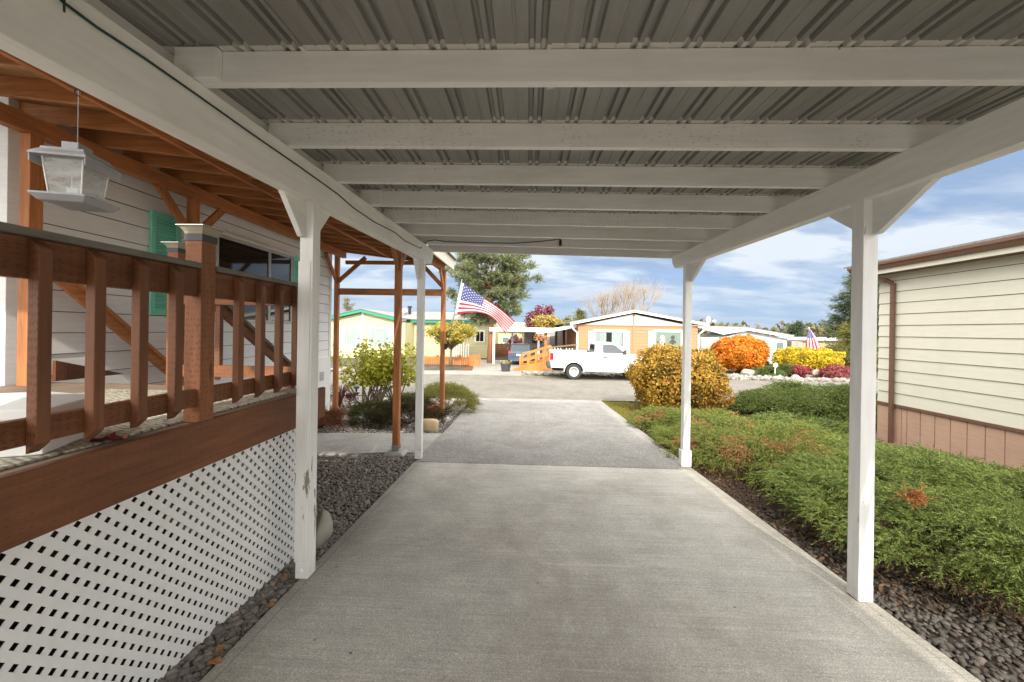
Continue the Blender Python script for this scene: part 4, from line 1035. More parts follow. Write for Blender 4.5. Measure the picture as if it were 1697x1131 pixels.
# ---------------------------------------------------------------- clipped bushes 
def bush(name, label, c, r, n, cols, L, Wd, seed, cat='shrub', depth=.28, lump=.07, flat=2.4, zcut=-.62, trunks=5, group=None, patch=None, rad=.03, pscale=1.5, trans=.25, dark=False):
    zb = ground(c[1]); t = thing(name, label, cat, (c[0], c[1], zb), group)
    P, Nn = shell(c, r, n, depth, lump, seed, zcut, flat)
    P2 = P + rng.normal(0, .02, P.shape)
    leaf_cards('foliage', P2, Nn+rng.normal(0, .75, P.shape), L, Wd, leafy(name+'_leaf', cols, .45, trans, patch, pscale), t)
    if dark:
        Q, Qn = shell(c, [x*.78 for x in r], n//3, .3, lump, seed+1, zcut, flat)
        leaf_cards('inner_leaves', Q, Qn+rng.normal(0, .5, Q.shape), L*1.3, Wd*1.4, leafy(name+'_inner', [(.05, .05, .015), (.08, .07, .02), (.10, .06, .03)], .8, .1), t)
    tips = [(c[0]+r[0]*.7*math.cos(a)*random.uniform(.3, 1), c[1]+r[1]*.7*math.sin(a)*random.uniform(.3, 1), c[2]+r[2]*random.uniform(-.2, .55)) for a in np.linspace(0, 6.28, trunks*3)]
    stems('stems', (c[0], c[1], zb-.03), tips, rad, MT['bark'], t, 5, .05)
    return t
c = U(1123, 628, Y=9.75)
bush('round_hedge', 'clipped dome-shaped hedge with mottled yellow and orange leaves at the corner of the drive', (c.x, 9.8, ground(9.8)+.80), (1.10, 1.1, .86), 20000,
     [(.12, .11, .015), (.44, .25, .03), (.52, .32, .05), (.24, .18, .02), (.46, .20, .04), (.10, .09, .015), (.54, .36, .06), (.34, .13, .06)], .072, .042, 21, flat=2.25, zcut=-.93, lump=.11, patch=(.60, (.34, .12, .08), .6), depth=.3, dark=True)
# litter under the hedge
chips('mulch', 1500, c.x-1.3, c.x+1.3, 8.6, 10.9, .035, leafy('hedge_litter', [(.28, .13, .09), (.2, .09, .06), (.35, .2, .12)], .9, 0), 'pinkish fallen leaves under the round yellow hedge', dz=-.035)
# grass verge: blades
def grass(name, x0, x1, y0, y1, n, hgt, cols, label, keep=None):
    P = scatter(x0, x1, y0, y1, n, -.045, .004, keep); n = len(P)
    a = rng.uniform(0, 2*np.pi, n); s = np.stack([np.cos(a), np.sin(a), np.zeros(n)], 1); lean = rng.normal(0, .45, (n, 3)); lean[:, 2] = 1; lean = unit(lean)
    h = (hgt*np.exp(rng.normal(0, .35, n)))[:, None]; w = .004
    V = np.stack([P-s*w, P+s*w, P+lean*h+s*w*.2, P+lean*h-s*w*.2], 1).reshape(-1, 3)
    return tag(link(name, fast_mesh(name, V, np.arange(4*n).reshape(n, 4)), leafy(name+'_'+cols[0], cols[1], .7, .3)), label, 'grass', kind='stuff')
GY = ('yellow', [(.20, .20, .03), (.32, .27, .06), (.14, .17, .03), (.38, .30, .10)])
GG = ('green', [(.10, .12, .03), (.16, .17, .05), (.22, .19, .08)])
grass('grass', DR+.03, 3.0, 8.3, 11.55, 17000, .035, GY, 'yellowing short grass between the drive edge and the round hedge')
grass('grass', 3.0, 9.0, 9.4, 11.55, 20000, .035, GG, 'thin grass verge along the near side of the street')
grass('grass', -.3, 4.2, 20.55, 21.1, 8000, .05, GG, 'weedy grass along the far edge of the street in front of the pale rocks')

# ---------------------------------------------------------------- the garden on the left
def leafy_shrub():
    c = Vector((-3.55, 9.45, ground(9.45)))
    t = thing('leafy_shrub', 'loose multi-stemmed shrub with yellow-green leaves seen between the porch posts', 'shrub', c)
    r = np.random.default_rng(5); tips = []; clumps = []
    lims = [(-3.55, 9.4), (-3.75, 9.45), (-3.4, 9.5), (-3.2, 9.4)]
    mb = MB()
    for i in range(26):
        b = Vector(((-3.62, -4.02, -3.9, -3.2)[i % 4]+r.uniform(-.03, .03), 9.45+r.uniform(-.1, .1), c.z-.03))
        a = r.uniform(0, 6.28); e = r.uniform(.25, 1.0)
        tip = Vector((-3.62+1.0*e*math.cos(a), 9.45+.8*e*math.sin(a), c.z+r.uniform(.95, 1.75)-.25*e))
        mid = b.lerp(tip, .5)+Vector((r.uniform(-.12, .12), r.uniform(-.1, .1), r.uniform(.05, .2)))
        q1 = b.lerp(mid, .5)+Vector((r.uniform(-.05, .05), 0, 0))
        mb.tube([b, q1, mid, mid.lerp(tip, .55)+Vector((r.uniform(-.05, .05), 0, .04)), tip], [.026, .020, .014, .009, .004] if i > 1 else [.055, .045, .03, .015, .006], 6)
        for k in range(9):
            f = r.uniform(.35, 1.05); p = mid.lerp(tip, (f-.3)/.7) if f > .3 else b.lerp(mid, f)
            clumps.append(np.array(p)+r.normal(0, .10, 3))
    mb.build('stems', MT['bark_pale'], t, smooth=True)
    clumps = np.array(clumps); n = 3400
    P = clumps[r.integers(0, len(clumps), n)]+r.normal(0, .085, (n, 3)); P = P[P[:, 2] > c.z+.55]
    out = unit(P-np.array([c.x, c.y, c.z+1.0]))
    leaf_cards('foliage', P, out*.5+r.normal(0, .7, P.shape)+np.array([0, -.2, .4]), .095, .065, leafy('yellow_green_leaf', [(.32, .37, .04), (.60, .56, .05), (.45, .48, .05), (.18, .24, .04), (.70, .60, .07), (.12, .17, .04), (.64, .58, .06)], .4, .45), t)
leafy_shrub()
def low_shrub(name, label, c, r, n, cols, seed, length=.10, leaf=.035, width=.009, lump=.2):
    t = thing(name, label, 'shrub', (c[0], c[1], ground(c[1])))
    P, D, q = mound(c[0], c[1], r[0], r[1], r[2], n, seed, lump=lump, bottom=.03, power=2.2)
    sprays('foliage', P, D+np.array([0, 0, .4]), leafy(name+'_%d_leaf' % seed, cols, .6, .2), t, length, 9, leaf, width, .9)
    tips = [(c[0]+r[0]*.8*math.cos(a), c[1]+r[1]*.8*math.sin(a), ground(c[1])+r[2]*.6) for a in np.linspace(0, 6, 14)]
    stems('stems', (c[0], c[1], ground(c[1])-.02), tips, .008, MT['twig'], t, 4, .05); return t
low_shrub('low_shrub', 'dark burgundy and olive low shrub around the foot of the middle porch post', (-2.35, 7.62), (.72, .5, .50), 2600, [(.07, .035, .02), (.05, .06, .02), (.10, .05, .03), (.08, .085, .03), (.05, .025, .02)], 31)
low_shrub('low_shrub', 'olive green low shrub left of the middle porch post', (-3.05, 7.70), (.48, .42, .40), 1500, [(.07, .085, .02), (.10, .11, .03), (.05, .06, .02), (.12, .10, .04)], 32)
low_shrub('low_shrub', 'rusty red-brown low shrub at the end corner of the white house', (-3.85, 7.05), (.40, .40, .36), 1500, [(.22, .08, .035), (.30, .12, .05), (.15, .06, .03), (.20, .11, .05)], 33)
low_shrub('heather', 'rounded yellow-green heather clump beside the drive near the street', (-1.95, 9.35), (.72, .85, .62), 5200, [(.22, .22, .04), (.30, .28, .06), (.12, .15, .035), (.36, .30, .10), (.16, .19, .06)], 34, .10, .03, .008, .10)
low_shrub('heather', 'small grey-green heather clump behind the terracotta pot', (-2.75, 9.05), (.42, .45, .42), 1800, [(.11, .14, .06), (.17, .19, .09), (.08, .10, .04)], 35, .09, .03, .008, .1)
# weeping burgundy shrub
def weeping():
    c = Vector((-4.55, 9.25, ground(9.25))); t = thing('weeping_shrub', 'low weeping burgundy shrub with arching bare twigs near the house corner', 'shrub', c); mb = MB(); P = []
    for i in range(42):
        a = random.uniform(0, 6.28); e = random.uniform(.25, .55); top = c+Vector((math.cos(a)*e*.5, math.sin(a)*e*.5, random.uniform(.4, .62)))
        end = c+Vector((math.cos(a)*e, math.sin(a)*e, random.uniform(.02, .25)))
        pts = [c, c.lerp(top, .6)+Vector((0, 0, .1)), top, top.lerp(end, .5)+Vector((math.cos(a)*.06, math.sin(a)*.06, .04)), end]; mb.tube(pts, [.008, .006, .004, .003, .002], 5)
        for k in range(26): P.append(np.array(top.lerp(end, random.random()))+rng.normal(0, .03, 3))
    mb.build('stems', plain('burgundy_twig', (.16, .06, .05), .8), t, smooth=True)
    P = np.array(P); P = P[P[:, 2] < c.z+.34]; leaf_cards('foliage', P, rng.normal(0, 1, P.shape), .05, .022, leafy('burgundy_leaf', [(.12, .02, .025), (.18, .03, .03), (.08, .015, .02)], .5, .2), t)
weeping()
# garden lantern on a stake with a leaf motif
def lantern():
    p = Vector((-3.93, 8.78, ground(8.78))); t = thing('garden_lantern', 'slim dark garden solar light on a stake among the pale gravel', 'lantern', p); x, y, z = p
    mb = MB(); mb.tube([(x, y, z-.02), (x, y, z+.50)], .009, 8); mb.tube([(x+.03, y, z-.02), (x+.03, y, z+.36)], .005, 6); mb.build('stake', MT['pole'], t, smooth=True)
    mb = MB(); mb.lathe([(.0, .46), (.02, .47), (.03, .50), (.0, .51)], (x, y, z), 10)
    for a in (0.4, 2.2, 3.6, 5.4): mb.prism([(x, y, z+.36), (x+.07*math.cos(a), y+.07*math.sin(a), z+.43), (x+.02*math.cos(a), y+.02*math.sin(a), z+.45)], (.004, .004, 0))
    mb.build('leaf_holder', MT['black'], t)
    mb = MB(); mb.lathe([(.012, .51), (.05, .53), (.07, .56), (.06, .585), (.03, .60), (.0, .605)], (x, y, z), 14); mb.build('shade', plain('smoky_glass_shade', (.12, .14, .15), .2), t, smooth=True)
lantern()
def pot(x, y, label):
    z = ground(y)-.02; t = thing('flower_pot', label, 'pot', (x, y, z))
    mb = MB(); mb.lathe([(.0, 0), (.10, 0), (.145, .25), (.165, .25), (.17, .33), (.15, .33), (.145, .29), (.0, .285)], (x, y, z), 20); mb.build('pot', MT['terracotta'], t, smooth=True)
    P = np.array([x, y, z+.30])+rng.normal(0, 1, (60, 3))*np.array([.07, .07, .02]); sprays('plant', P, rng.normal(0, .6, (60, 3))+np.array([0, 0, 1]), leafy('pot_plant', [(.10, .10, .03), (.2, .16, .06)], .7), t, .07, 7, .03, .006)
p = U(712, 694, Z=ground(8.0)); pot(p.x, 8.15, 'terracotta flower pot between the carport post and the porch post with the flag')
p = U(706, 714, Y=6.95); rock('boulder', (p.x, 7.05, ground(7.05)+.07), (.26, .17, .17), MT['boulder'], 'smooth tan boulder at the corner of the walkway and the drive', 'boulder', seed=3)
rock('stone', (-4.15, 8.0, ground(8)+.02), (.20, .12, .09), MT['rock_white'], 'pale flat stone by the gravel at the end corner of the white house', seed=8)
rock('stone', (-3.45, 7.98, ground(8)+.0), (.15, .10, .05), MT['boulder_grey'], 'dark flat stone in the pale gravel below the garden light', seed=9)
rock('stone', (-1.78, 7.45, ground(7.4)+.01), (.14, .10, .06), MT['rock_white'], 'pale block of stone between the tan boulder and the porch pier', seed=10)

# ---------------------------------------------------------------- the flag on the porch post
def flag_surface(corners, Y0, wave):
    """corners: top curve and bottom curve in picture pixels -> S(u, v) on a rippled sheet near distance Y0"""
    top, bot = corners
    def curve(c, u):
        n = len(c)-1; f = u*n; i = min(int(f), n-1); f -= i
        p = [c[max(i-1, 0)], c[i], c[i+1], c[min(i+2, n)]]
        return [.5*((2*p[1][k])+(-p[0][k]+p[2][k])*f+(2*p[0][k]-5*p[1][k]+4*p[2][k]-p[3][k])*f*f+(-p[0][k]+3*p[1][k]-3*p[2][k]+p[3][k])*f**3) for k in (0, 1)]
    def S(u, v):
        a, b = curve(top, u), curve(bot, u); x, y = a[0]+(b[0]-a[0])*v, a[1]+(b[1]-a[1])*v
        return U(x, y, Y=Y0+wave(u, v))
    return S
def stars_and_stripes(S, parent, nu=40, cu=.40, cv=7/13., name='cloth', vmap=lambda v: v):
    mb = MB(); rows = 26; vs = []; 
    for i in range(nu+1):
        for j in range(rows+1): vs.append(S(i/nu, vmap(j/rows)))
    fs = []; ms = []
    for i in range(nu):
        for j in range(rows):
            blue = i < nu*cu-.5 and j < rows*cv-.1
            fs.append((i*(rows+1)+j, i*(rows+1)+j+1, (i+1)*(rows+1)+j+1, (i+1)*(rows+1)+j)); ms.append(2 if blue else ((j//2) % 2))
    mb.v = [tuple(p) for p in vs]; mb.f = fs; mb.m = ms
    # fifty stars, on both faces
    for r in range(9):
        for q in range(6 if r % 2 == 0 else 5):
            su = (q+.5)/6 if r % 2 == 0 else (q+1)/6; sv = (r+.7)/9.4
            u0, v0 = su*cu, sv*cv
            o = S(u0, vmap(v0)); du = S(u0+.01, vmap(v0))-o; dv = S(u0, vmap(min(1, v0+.02)))-o
            nrm = du.cross(dv).normalized(); R1 = .0135; pts = []
            for k in range(10):
                a = math.pi*k/5-math.pi/2; rad = R1 if k % 2 == 0 else R1*.42
                pts.append((rad*math.cos(a), rad*math.sin(a)))
            for sg in (-1, 1):
                mb.add([S(u0+px_*1.05, vmap(v0+py_*1.9))+nrm*.0035*sg for px_, py_ in pts], [tuple(range(10))], 1)
    return mb.build(name, [MT['flag_red'], MT['flag_white'], MT['flag_blue']], parent, smooth=False)
ft = thing('flag', 'large stars-and-stripes flag flying from a tilted pole on the porch post', 'flag', (-1.75, 8.13, ground(8.1)+1.3))
S1 = flag_surface((([767, 469.5], [797, 491], [826, 510], [853.5, 533]), ([755.5, 521], [789, 518], [815, 526], [838, 553.5])), 8.02, lambda u, v: .07*math.sin(u*7+v*1.5)*u+.03*math.sin(u*15-v*3)*u)
stars_and_stripes(S1, ft)
base = U(741.5, 574, Y=8.10); tip = U(765.5, 464, Y=8.035)
mb = MB(); mb.tube([base, tip], [.012, .010], 8); mb.lathe([(0, -.012), (.013, -.004), (.013, .006), (0, .014)], tuple(tip), 8); mb.build('pole', MT['pole'], ft, smooth=True)
mb = MB(); hp = [S1(0, v) for v in np.linspace(0, 1, 6)]
for a, b in zip(hp[:-1], hp[1:]): mb.bar(a, b, .045, .003, up=(0, 1, 0))
mb.build('header_band', MT['flag_white'], ft)
mb = MB(); mb.tube([base+Vector((-.01, .01, -.02)), base+(tip-base).normalized()*.10], .02, 8); mb.box((base.x-.06, base.y-.02, base.z-.07), (base.x-.012, base.y+.03, base.z+.05)); mb.tube([base+Vector((0, 0, -.03)), base+Vector((.10, -.01, -.07))], [.012, .006], 6); mb.build('bracket', MT['black'], ft, smooth=False)
# ---------------------------------------------------------------- across the street
ZF = ground(25)
def wx(px, py, Y): return U(px, py, Y=Y)
# ---- orange house with white gable
YO = 25.0
oh = thing('orange_house', 'orange lap sided house with a white gable behind the white pickup', 'house', (U(1057, 560, Y=YO).x, YO+8, ZF))
xl, xr = U(957.5, 570, Y=YO).x, U(1156, 570, Y=YO).x; zw = U(1050, 541, Y=YO).z; zp = U(1049, 521, Y=YO).z; xa = U(1050, 520, Y=YO).x
el, er = U(944, 539, Y=YO), U(1171, 541, Y=YO)
mb = MB(); lap(mb, (xl, YO), (1, 0), (0, -1), ZF-.1, zw, lambda z: (0, xr-xl), .20, out=.02); lap(mb, (xr, YO), (0, 1), (1, 0), ZF-.1, zw, lambda z: (0, 14), .20, out=.02)
lap(mb, (xl, YO), (0, 1), (-1, 0), ZF-.1, zw, lambda z: (0, 14), .20, out=.02)
mb.box((xl+.01, YO+.01, ZF-.2), (xr-.01, YO+14, zw)); mb.build('wall', [MT['sid_orange'], MT['grime']], oh)
mb = MB(); mb.prism([(xl+.02, YO-.01, zw+.001), (xr-.02, YO-.01, zw+.001), (xa, YO-.01, zp)], (0, 13.9, 0))
x = xl+.3
while x < xr-.2:
    top = zw+(zp-zw)*(1-abs(x-xa)/((xr-xl)/2))-.06
    if top > zw+.08: mb.box((x, YO-.03, zw+.01), (x+.05, YO-.011, top))
    x += .2
mb.build('gable', MT['white_trim'], oh)
mb = MB(); sl = (zp-zw)/((xr-xl)/2)
apex = zp+.10
for sx, e in ((-1, el), (1, er)):
    mb.prism([(xa, YO-.35, apex), (e.x, YO-.35, e.z), (e.x, YO-.35, e.z+.16), (xa, YO-.35, apex+.16)], (0, .06, 0))
mb.build('barge_board', MT['white_trim'], oh)
mb = MB()
for e in (el, er): mb.prism([(xa, YO-.38, apex+.165), (e.x, YO-.38, e.z+.165), (e.x, YO-.38, e.z+.21), (xa, YO-.38, apex+.21)], (0, 14.6, 0))
mb.build('roof', MT['shingle'], oh)
mb = MB(); mb.box((xa-.06, YO-.045, ZF), (xa+.06, YO-.021, zp+.0)); mb.build('centre_board', MT['sid_orange'], oh)
mb = MB(); mb.box((xl, YO-.05, zw-.0), (xr, YO-.022, zw+.07)); mb.build('belt_board', MT['sid_orange'], oh)
def far_window(par, px0, px1, py0, py1, Y, pane_mat, trim='white_trim', bars=(), tr=.14):
    a, b = U(px0, py1, Y=Y), U(px1, py0, Y=Y); m = MB()
    for p, q in (((a.x-tr, b.z), (b.x+tr, b.z+tr)), ((a.x-tr, a.z-tr*.7), (b.x+tr, a.z)), ((a.x-tr, a.z), (a.x, b.z)), ((b.x, a.z), (b.x+tr, b.z))): m.box((p[0], Y-.07, p[1]), (q[0], Y-.022, q[1]))
    w = m.build('window', MT[trim], par)
    m = MB(); m.box((a.x, Y-.045, a.z), (b.x, Y-.024, b.z)); m.build('pane', MT[pane_mat], w)
    if bars:
        m = MB()
        for f in bars: xx = a.x+(b.x-a.x)*f; m.box((xx-.025, Y-.062, a.z), (xx+.025, Y-.046, b.z))
        m.build('frame', MT['alu'], w)
    return w, a, b
w1, a, b = far_window(oh, 986, 1032, 551, 583, YO, 'pane_dark')
mb = MB()
for f0, f1 in ((.03, .40), (.60, .97)):
    n = 9
    for i in range(n):
        xx = a.x+(b.x-a.x)*(f0+(f1-f0)*i/n); mb.box((xx, YO-.060-.012*(i % 2), a.z+.02), (xx+(b.x-a.x)*(f1-f0)/n-.005, YO-.0465, b.z-.03))
mb.build('curtain', MT['curtain'], w1)
w2, a2, b2 = far_window(oh, 1086, 1128, 551, 581, YO, 'blind')
# paper cut-out figures stuck on the pane
for px_, mt in ((1097.5, 'white_trim'), (1115, 'dark_plastic')):
    c = U(px_, 560, Y=YO-.05); mb = MB(); y = YO-.056
    mb.lathe([(0, 0), (.13, 0), (.13, -.006), (0, -.006)], (c.x, y, c.z+.02), 12, axis='y')
    zb = c.z-.12
    poly = [(-.10, 0), (-.30, -.24), (-.24, -.30), (-.12, -.2), (-.13, -.40), (-.2, -.62), (-.08, -.62), (0, -.44), (.08, -.62), (.2, -.62), (.13, -.40), (.12, -.2), (.24, -.30), (.30, -.24), (.10, 0)]
    mb.prism([(c.x+p*.8, y, zb+q*.8) for p, q in poly], (0, .006, 0)); mb.build('paper_figure', MT[mt], w2)
for a_, b_ in ((974.5, 985), (1033.5, 1043.5), (1073.5, 1085), (1129, 1139)):
    p, q = U(a_, 590, Y=YO), U(b_, 549, Y=YO); mb = MB(); mb.box((p.x, YO-.06, p.z), (q.x, YO-.022, q.z)); mb.build('shutter', MT['white_trim'], oh)
mb = MB(); mb.tube([(er.x-.05, YO-.3, er.z-.02), (er.x-.35, YO-.2, er.z-.35), (xr+.04, YO-.05, er.z-.55), (xr+.04, YO-.05, ZF+.1)], .06, 6); mb.build('downspout', MT['white_trim'], oh)
mb = MB(); mb.tube([(el.x+.05, YO-.3, el.z-.02), (el.x+.25, YO-.2, el.z-.3), (xl-.04, YO-.05, el.z-.5), (xl-.04, YO-.05, ZF+.1)], .06, 6); mb.build('downspout', MT['white_trim'], oh)
def dish(px_, py_, Y, d, label, foot):
    c = U(px_, py_, Y=Y); t = thing('satellite_dish', label, 'satellite dish', c); mb = MB()
    prof = [(0, .0)]+[(d/2*f, .22*d*f*f) for f in (.3, .6, .85, 1.0)]+[(d/2, .22*d+.02), (0, .02)]
    mb.lathe(prof, (0, 0, 0), 20, axis='y'); mb.v = [(x, -y, z) for x, y, z in mb.v]; mb.f = [tuple(reversed(f)) for f in mb.f]
    mb.spin(R_(35)); mb.move(c); mb.build('reflector', MT['grey_plastic'], t, smooth=True)
    mb = MB(); mb.tube([c+Vector((0, .05, -.05)), c+Vector((0, .1, -.3)), c+Vector((-.02, .12, foot))], .035, 6); mb.tube([c+Vector((0, 0, -d*.45)), c+Vector((d*.5, -d*.55, -.05))], .02, 6); mb.build('mast', MT['pole'], t)
    e = c+Vector((d*.5, -d*.55, -.03)); mb = MB(); mb.box(e-Vector((.09, .07, .05)), e+Vector((.09, .07, .07))); mb.build('receiver', MT['white_trim'], t)
dish(1171, 532, YO+.4, .62, 'grey satellite dish on the right eave of the orange house', er.z-U(1171, 532, Y=YO+.4).z)
# ---- carport roofs and the car behind
YC1 = 27.5
c1 = thing('flat_carport', 'flat white carport sheltering the blue hatchback across the street', 'carport', (U(858, 580, Y=28).x, 29, ZF))
A, B = U(811, 546, Y=YC1), U(897, 548, Y=YC1)
mb = MB(); mb.box((A.x, YC1, A.z-.02), (B.x+.3, YC1+6, A.z+.12)); mb.build('roof', MT['white_trim'], c1, bevel=.02)
mb = MB(); mb.box((A.x, YC1-.06, A.z-.14), (B.x+.3, YC1-.001, A.z+.14)); mb.build('fascia', MT['white_trim'], c1)
for px_, Y in ((818.5, YC1+.1), (849, YC1+5.5), (892.5, YC1+.1)):
    x = U(px_, 570, Y=Y).x; mb = MB(); mb.box((x-.08, Y-.06, ground(Y)-.05), (x+.08, Y+.06, A.z-.03)); mb.build('post', MT['white_trim'], c1)
for s in (-1, 1): mb = MB()
# tall shed wall at the back of the carport and the porch of the orange house
t = thing('grey_shed', 'pale grey shed wall at the back of the carports across the street', 'shed', (U(910, 570, Y=34).x, 35, ZF))
p, q = U(868, 600, Y=33.2), U(955, 546, Y=33.2); mb = MB(); lap(mb, (p.x, 33.2), (1, 0), (0, -1), ZF-.1, q.z+.1, lambda z: (0, q.x-p.x), .25, out=.02); mb.box((p.x, 33.21, ZF-.1), (q.x, 36, q.z+.1)); MT['gshed'] = siding_mat('grey_shed_siding', (.40, .375, .35)); mb.build('wall', [MT['gshed'], MT['grime']], t)
p, q = U(882, 569, Y=33.1), U(899, 558, Y=33.1); mb = MB(); mb.box((p.x, 33.12, p.z), (q.x, 33.17, q.z)); mb.build('window', plain('dark_green_window', (.01, .05, .02), .3), t)
p, q = U(905, 600, Y=33.1), U(911, 556, Y=33.1); mb = MB(); mb.box((p.x, 33.12, ZF), (q.x, 33.17, q.z)); mb.build('door', MT['white_trim'], t)
c2 = thing('sloping_porch_cover', 'sloping white patio cover joined to the left side of the orange house', 'porch', (U(925, 560, Y=27).x, 28, ZF))
A2, B2 = U(890, 551.5, Y=25.6), U(957, 540.5, Y=25.6)
mb = MB(); mb.prism([(A2.x, 25.6, A2.z-.06), (B2.x, 25.6, B2.z-.06), (B2.x, 25.6, B2.z+.08), (A2.x, 25.6, A2.z+.08)], (0, 6.5, 0)); mb.build('roof', MT['white_trim'], c2)
mb = MB(); mb.prism([(A2.x-.05, 25.52, A2.z-.12), (B2.x, 25.52, B2.z-.10), (B2.x, 25.52, B2.z+.10), (A2.x-.05, 25.52, A2.z+.12)], (0, .07, 0)); mb.build('fascia', MT['white_trim'], c2)
for px_, Y, m in ((904, 26.2, 'orange_wood'), (921.5, 31.5, 'bark'), (934.5, 31.5, 'bark')):
    x = U(px_, 570, Y=Y).x; f = (x-A2.x)/(B2.x-A2.x); mb = MB(); mb.box((x-.09, Y-.06, ZF), (x+.09, Y+.06, A2.z+(B2.z-A2.z)*f-.065)); mb.build('post', MT[m], c2)
# wheelchair ramp with orange rails
rp = thing('access_ramp', 'orange timber access ramp with two railed runs beside the blue car', 'ramp', (U(885, 600, Y=23.5).x, 23.6, ZF))
def rampside(Y, px0, pyt0, pyb0, px1, pyt1, pyb1, n, low=True):
    a, b = U(px0, pyt0, Y=Y), U(px1, pyt1, Y=Y); c_, d_ = U(px0, pyb0, Y=Y), U(px1, pyb1, Y=Y)
    m = MB(); m.bar(a, b, .12, .10); m.bar(a.lerp(c_, .42), b.lerp(d_, .42), .05, .12)
    m.bar(c_.lerp(a, .10), d_.lerp(b, .10), .05, .22)
    w = m.build('ramp_railing', MT['orange_wood'], rp)
    for i in range(n+1):
        f = i/n; t_ = a.lerp(b, f); u_ = c_.lerp(d_, f); mb = MB(); mb.box((t_.x-.055, Y-.045, ZF-.02), (t_.x+.055, Y+.045, t_.z-.05)); mb.build('baluster', MT['orange_wood'], w)
rampside(23.0, 862.5, 589, 611, 914, 574, 605, 4)
rampside(24.3, 866, 587, 608, 912, 573.5, 597, 4)
mb = MB(); a, b = U(861, 614, Y=23.05), U(914, 607, Y=23.05)
mb.prism([(a.x-.4, 22.95, ZF-.01), (b.x, 22.95, ZF+.5), (b.x, 22.95, ZF-.02), (a.x-.4, 22.95, ZF-.03)], (0, 1.45, 0)); mb.build('ramp_deck', MT['orange_wood'], rp)
mb = MB(); a, b = U(912, 576, Y=24.4), U(956, 573, Y=24.4); z0 = ZF+.75
mb.box((a.x, 24.42, z0-.12), (b.x, 27, z0)); mb.build('landing', MT['bark'], rp)
mb = MB(); mb.bar((a.x, 24.4, a.z), (b.x, 24.4, b.z+.05), .1, .09)
r_ = mb.build('landing_rail', MT['bark'], rp)
for i in range(9):
    x = a.x+.1+(b.x-a.x-.2)*i/8; mb = MB(); mb.box((x-.03, 24.37, z0-.7 if i in (0, 4, 8) else z0+.05), (x+.03, 24.43, a.z-.04)); mb.build('baluster', MT['white_trim'] if i not in (0, 4, 8) else MT['bark'], r_)
# hanging basket
c = U(897, 561, Y=25.3); t = thing('hanging_basket', 'hanging basket of orange flowers under the patio cover across the street', 'flower basket', c)
mb = MB(); mb.lathe([(0, -.18), (.12, -.16), (.2, 0), (0, .0)], tuple(c), 12); mb.tube([c, c+Vector((0, 0, .45))], .01, 5); mb.build('basket', MT['bark'], t)
P = np.array(c)+rng.normal(0, 1, (160, 3))*np.array([.20, .16, .10])+np.array([0, 0, .05]); leaf_cards('foliage', P, rng.normal(0, 1, P.shape), .12, .09, leafy('basket_flower', [(.55, .20, .08), (.62, .30, .15), (.40, .16, .05), (.2, .2, .05)], .6), t)
# black planter tub
c = U(838, 617, Y=22.6); t = thing('planter_tub', 'dark plastic planter tub with small flowers at the end of the orange ramp', 'planter', (c.x, 22.6, ground(22.6)))
mb = MB(); z = ground(22.6)-.01; mb.lathe([(0, 0), (.24, 0), (.30, .40), (.33, .40), (.33, .45), (.28, .45), (.26, .40), (0, .38)], (c.x, 22.6, z), 18); mb.build('tub', MT['dark_plastic'], t, smooth=False)
P = np.array([c.x, 22.6, z+.50])+rng.normal(0, 1, (170, 3))*np.array([.15, .13, .07]); leaf_cards('foliage', P, rng.normal(0, 1, P.shape), .09, .06, leafy('tub_flower', [(.12, .16, .04), (.2, .22, .06), (.55, .5, .35), (.45, .38, .1)], .6), t)
# border of pale rocks
stones('rock_border', np.concatenate([scatter(-.2, 4.0, 21.0, 22.3, 240, .01, .05), scatter(4.0, 14.0, 20.9, 22.4, 620, .01, .05)]), .12, MT['rock_white'], ICO1, (.5, .9), label='border of pale broken rocks behind the white pickup')
stones('rock_border', np.concatenate([scatter(9.0, 22, 20.55, 21.2, 520, .02, .05), scatter(-12, -7.2, 21.2, 21.9, 160, .0, .04)]), .13, MT['rock_white'], ICO1, (.4, .8), label='low edging of pale stones along the far side of the street on the right')
bed('mulch_bed', 8.6, 26, 21.1, 27, soil_mat('far_bed', (.16, .12, .09), (.26, .2, .16), (.36, .31, .26), 8), -.035)
bed('mulch_bed', U(770, 600, Y=24).x, U(812, 600, Y=24).x, 22.4, 27.5, soil_mat('orange_needle_bed', (.30, .12, .05), (.38, .17, .07), (.26, .12, .06), 8), -.02)
for i, (px_, py_, Y, s, lb) in enumerate(((1243, 624, 22.5, (.62, .4, .32), 'wide tan boulder below the orange round bush'), (1337, 623, 22.6, (.38, .3, .25), 'pale boulder under the smaller red bush'), (1352, 619, 23.4, (.7, .4, .28), 'long pale boulder between the two red bushes'), (1318, 631, 21.6, (.25, .2, .16), 'small pale boulder at the front of the rock bed'))):
    p = U(px_, py_, Y=Y); rock('boulder', (p.x, Y, ground(Y)+s[2]*.35), s, MT['boulder_grey'], lb, 'boulder', seed=40+i)
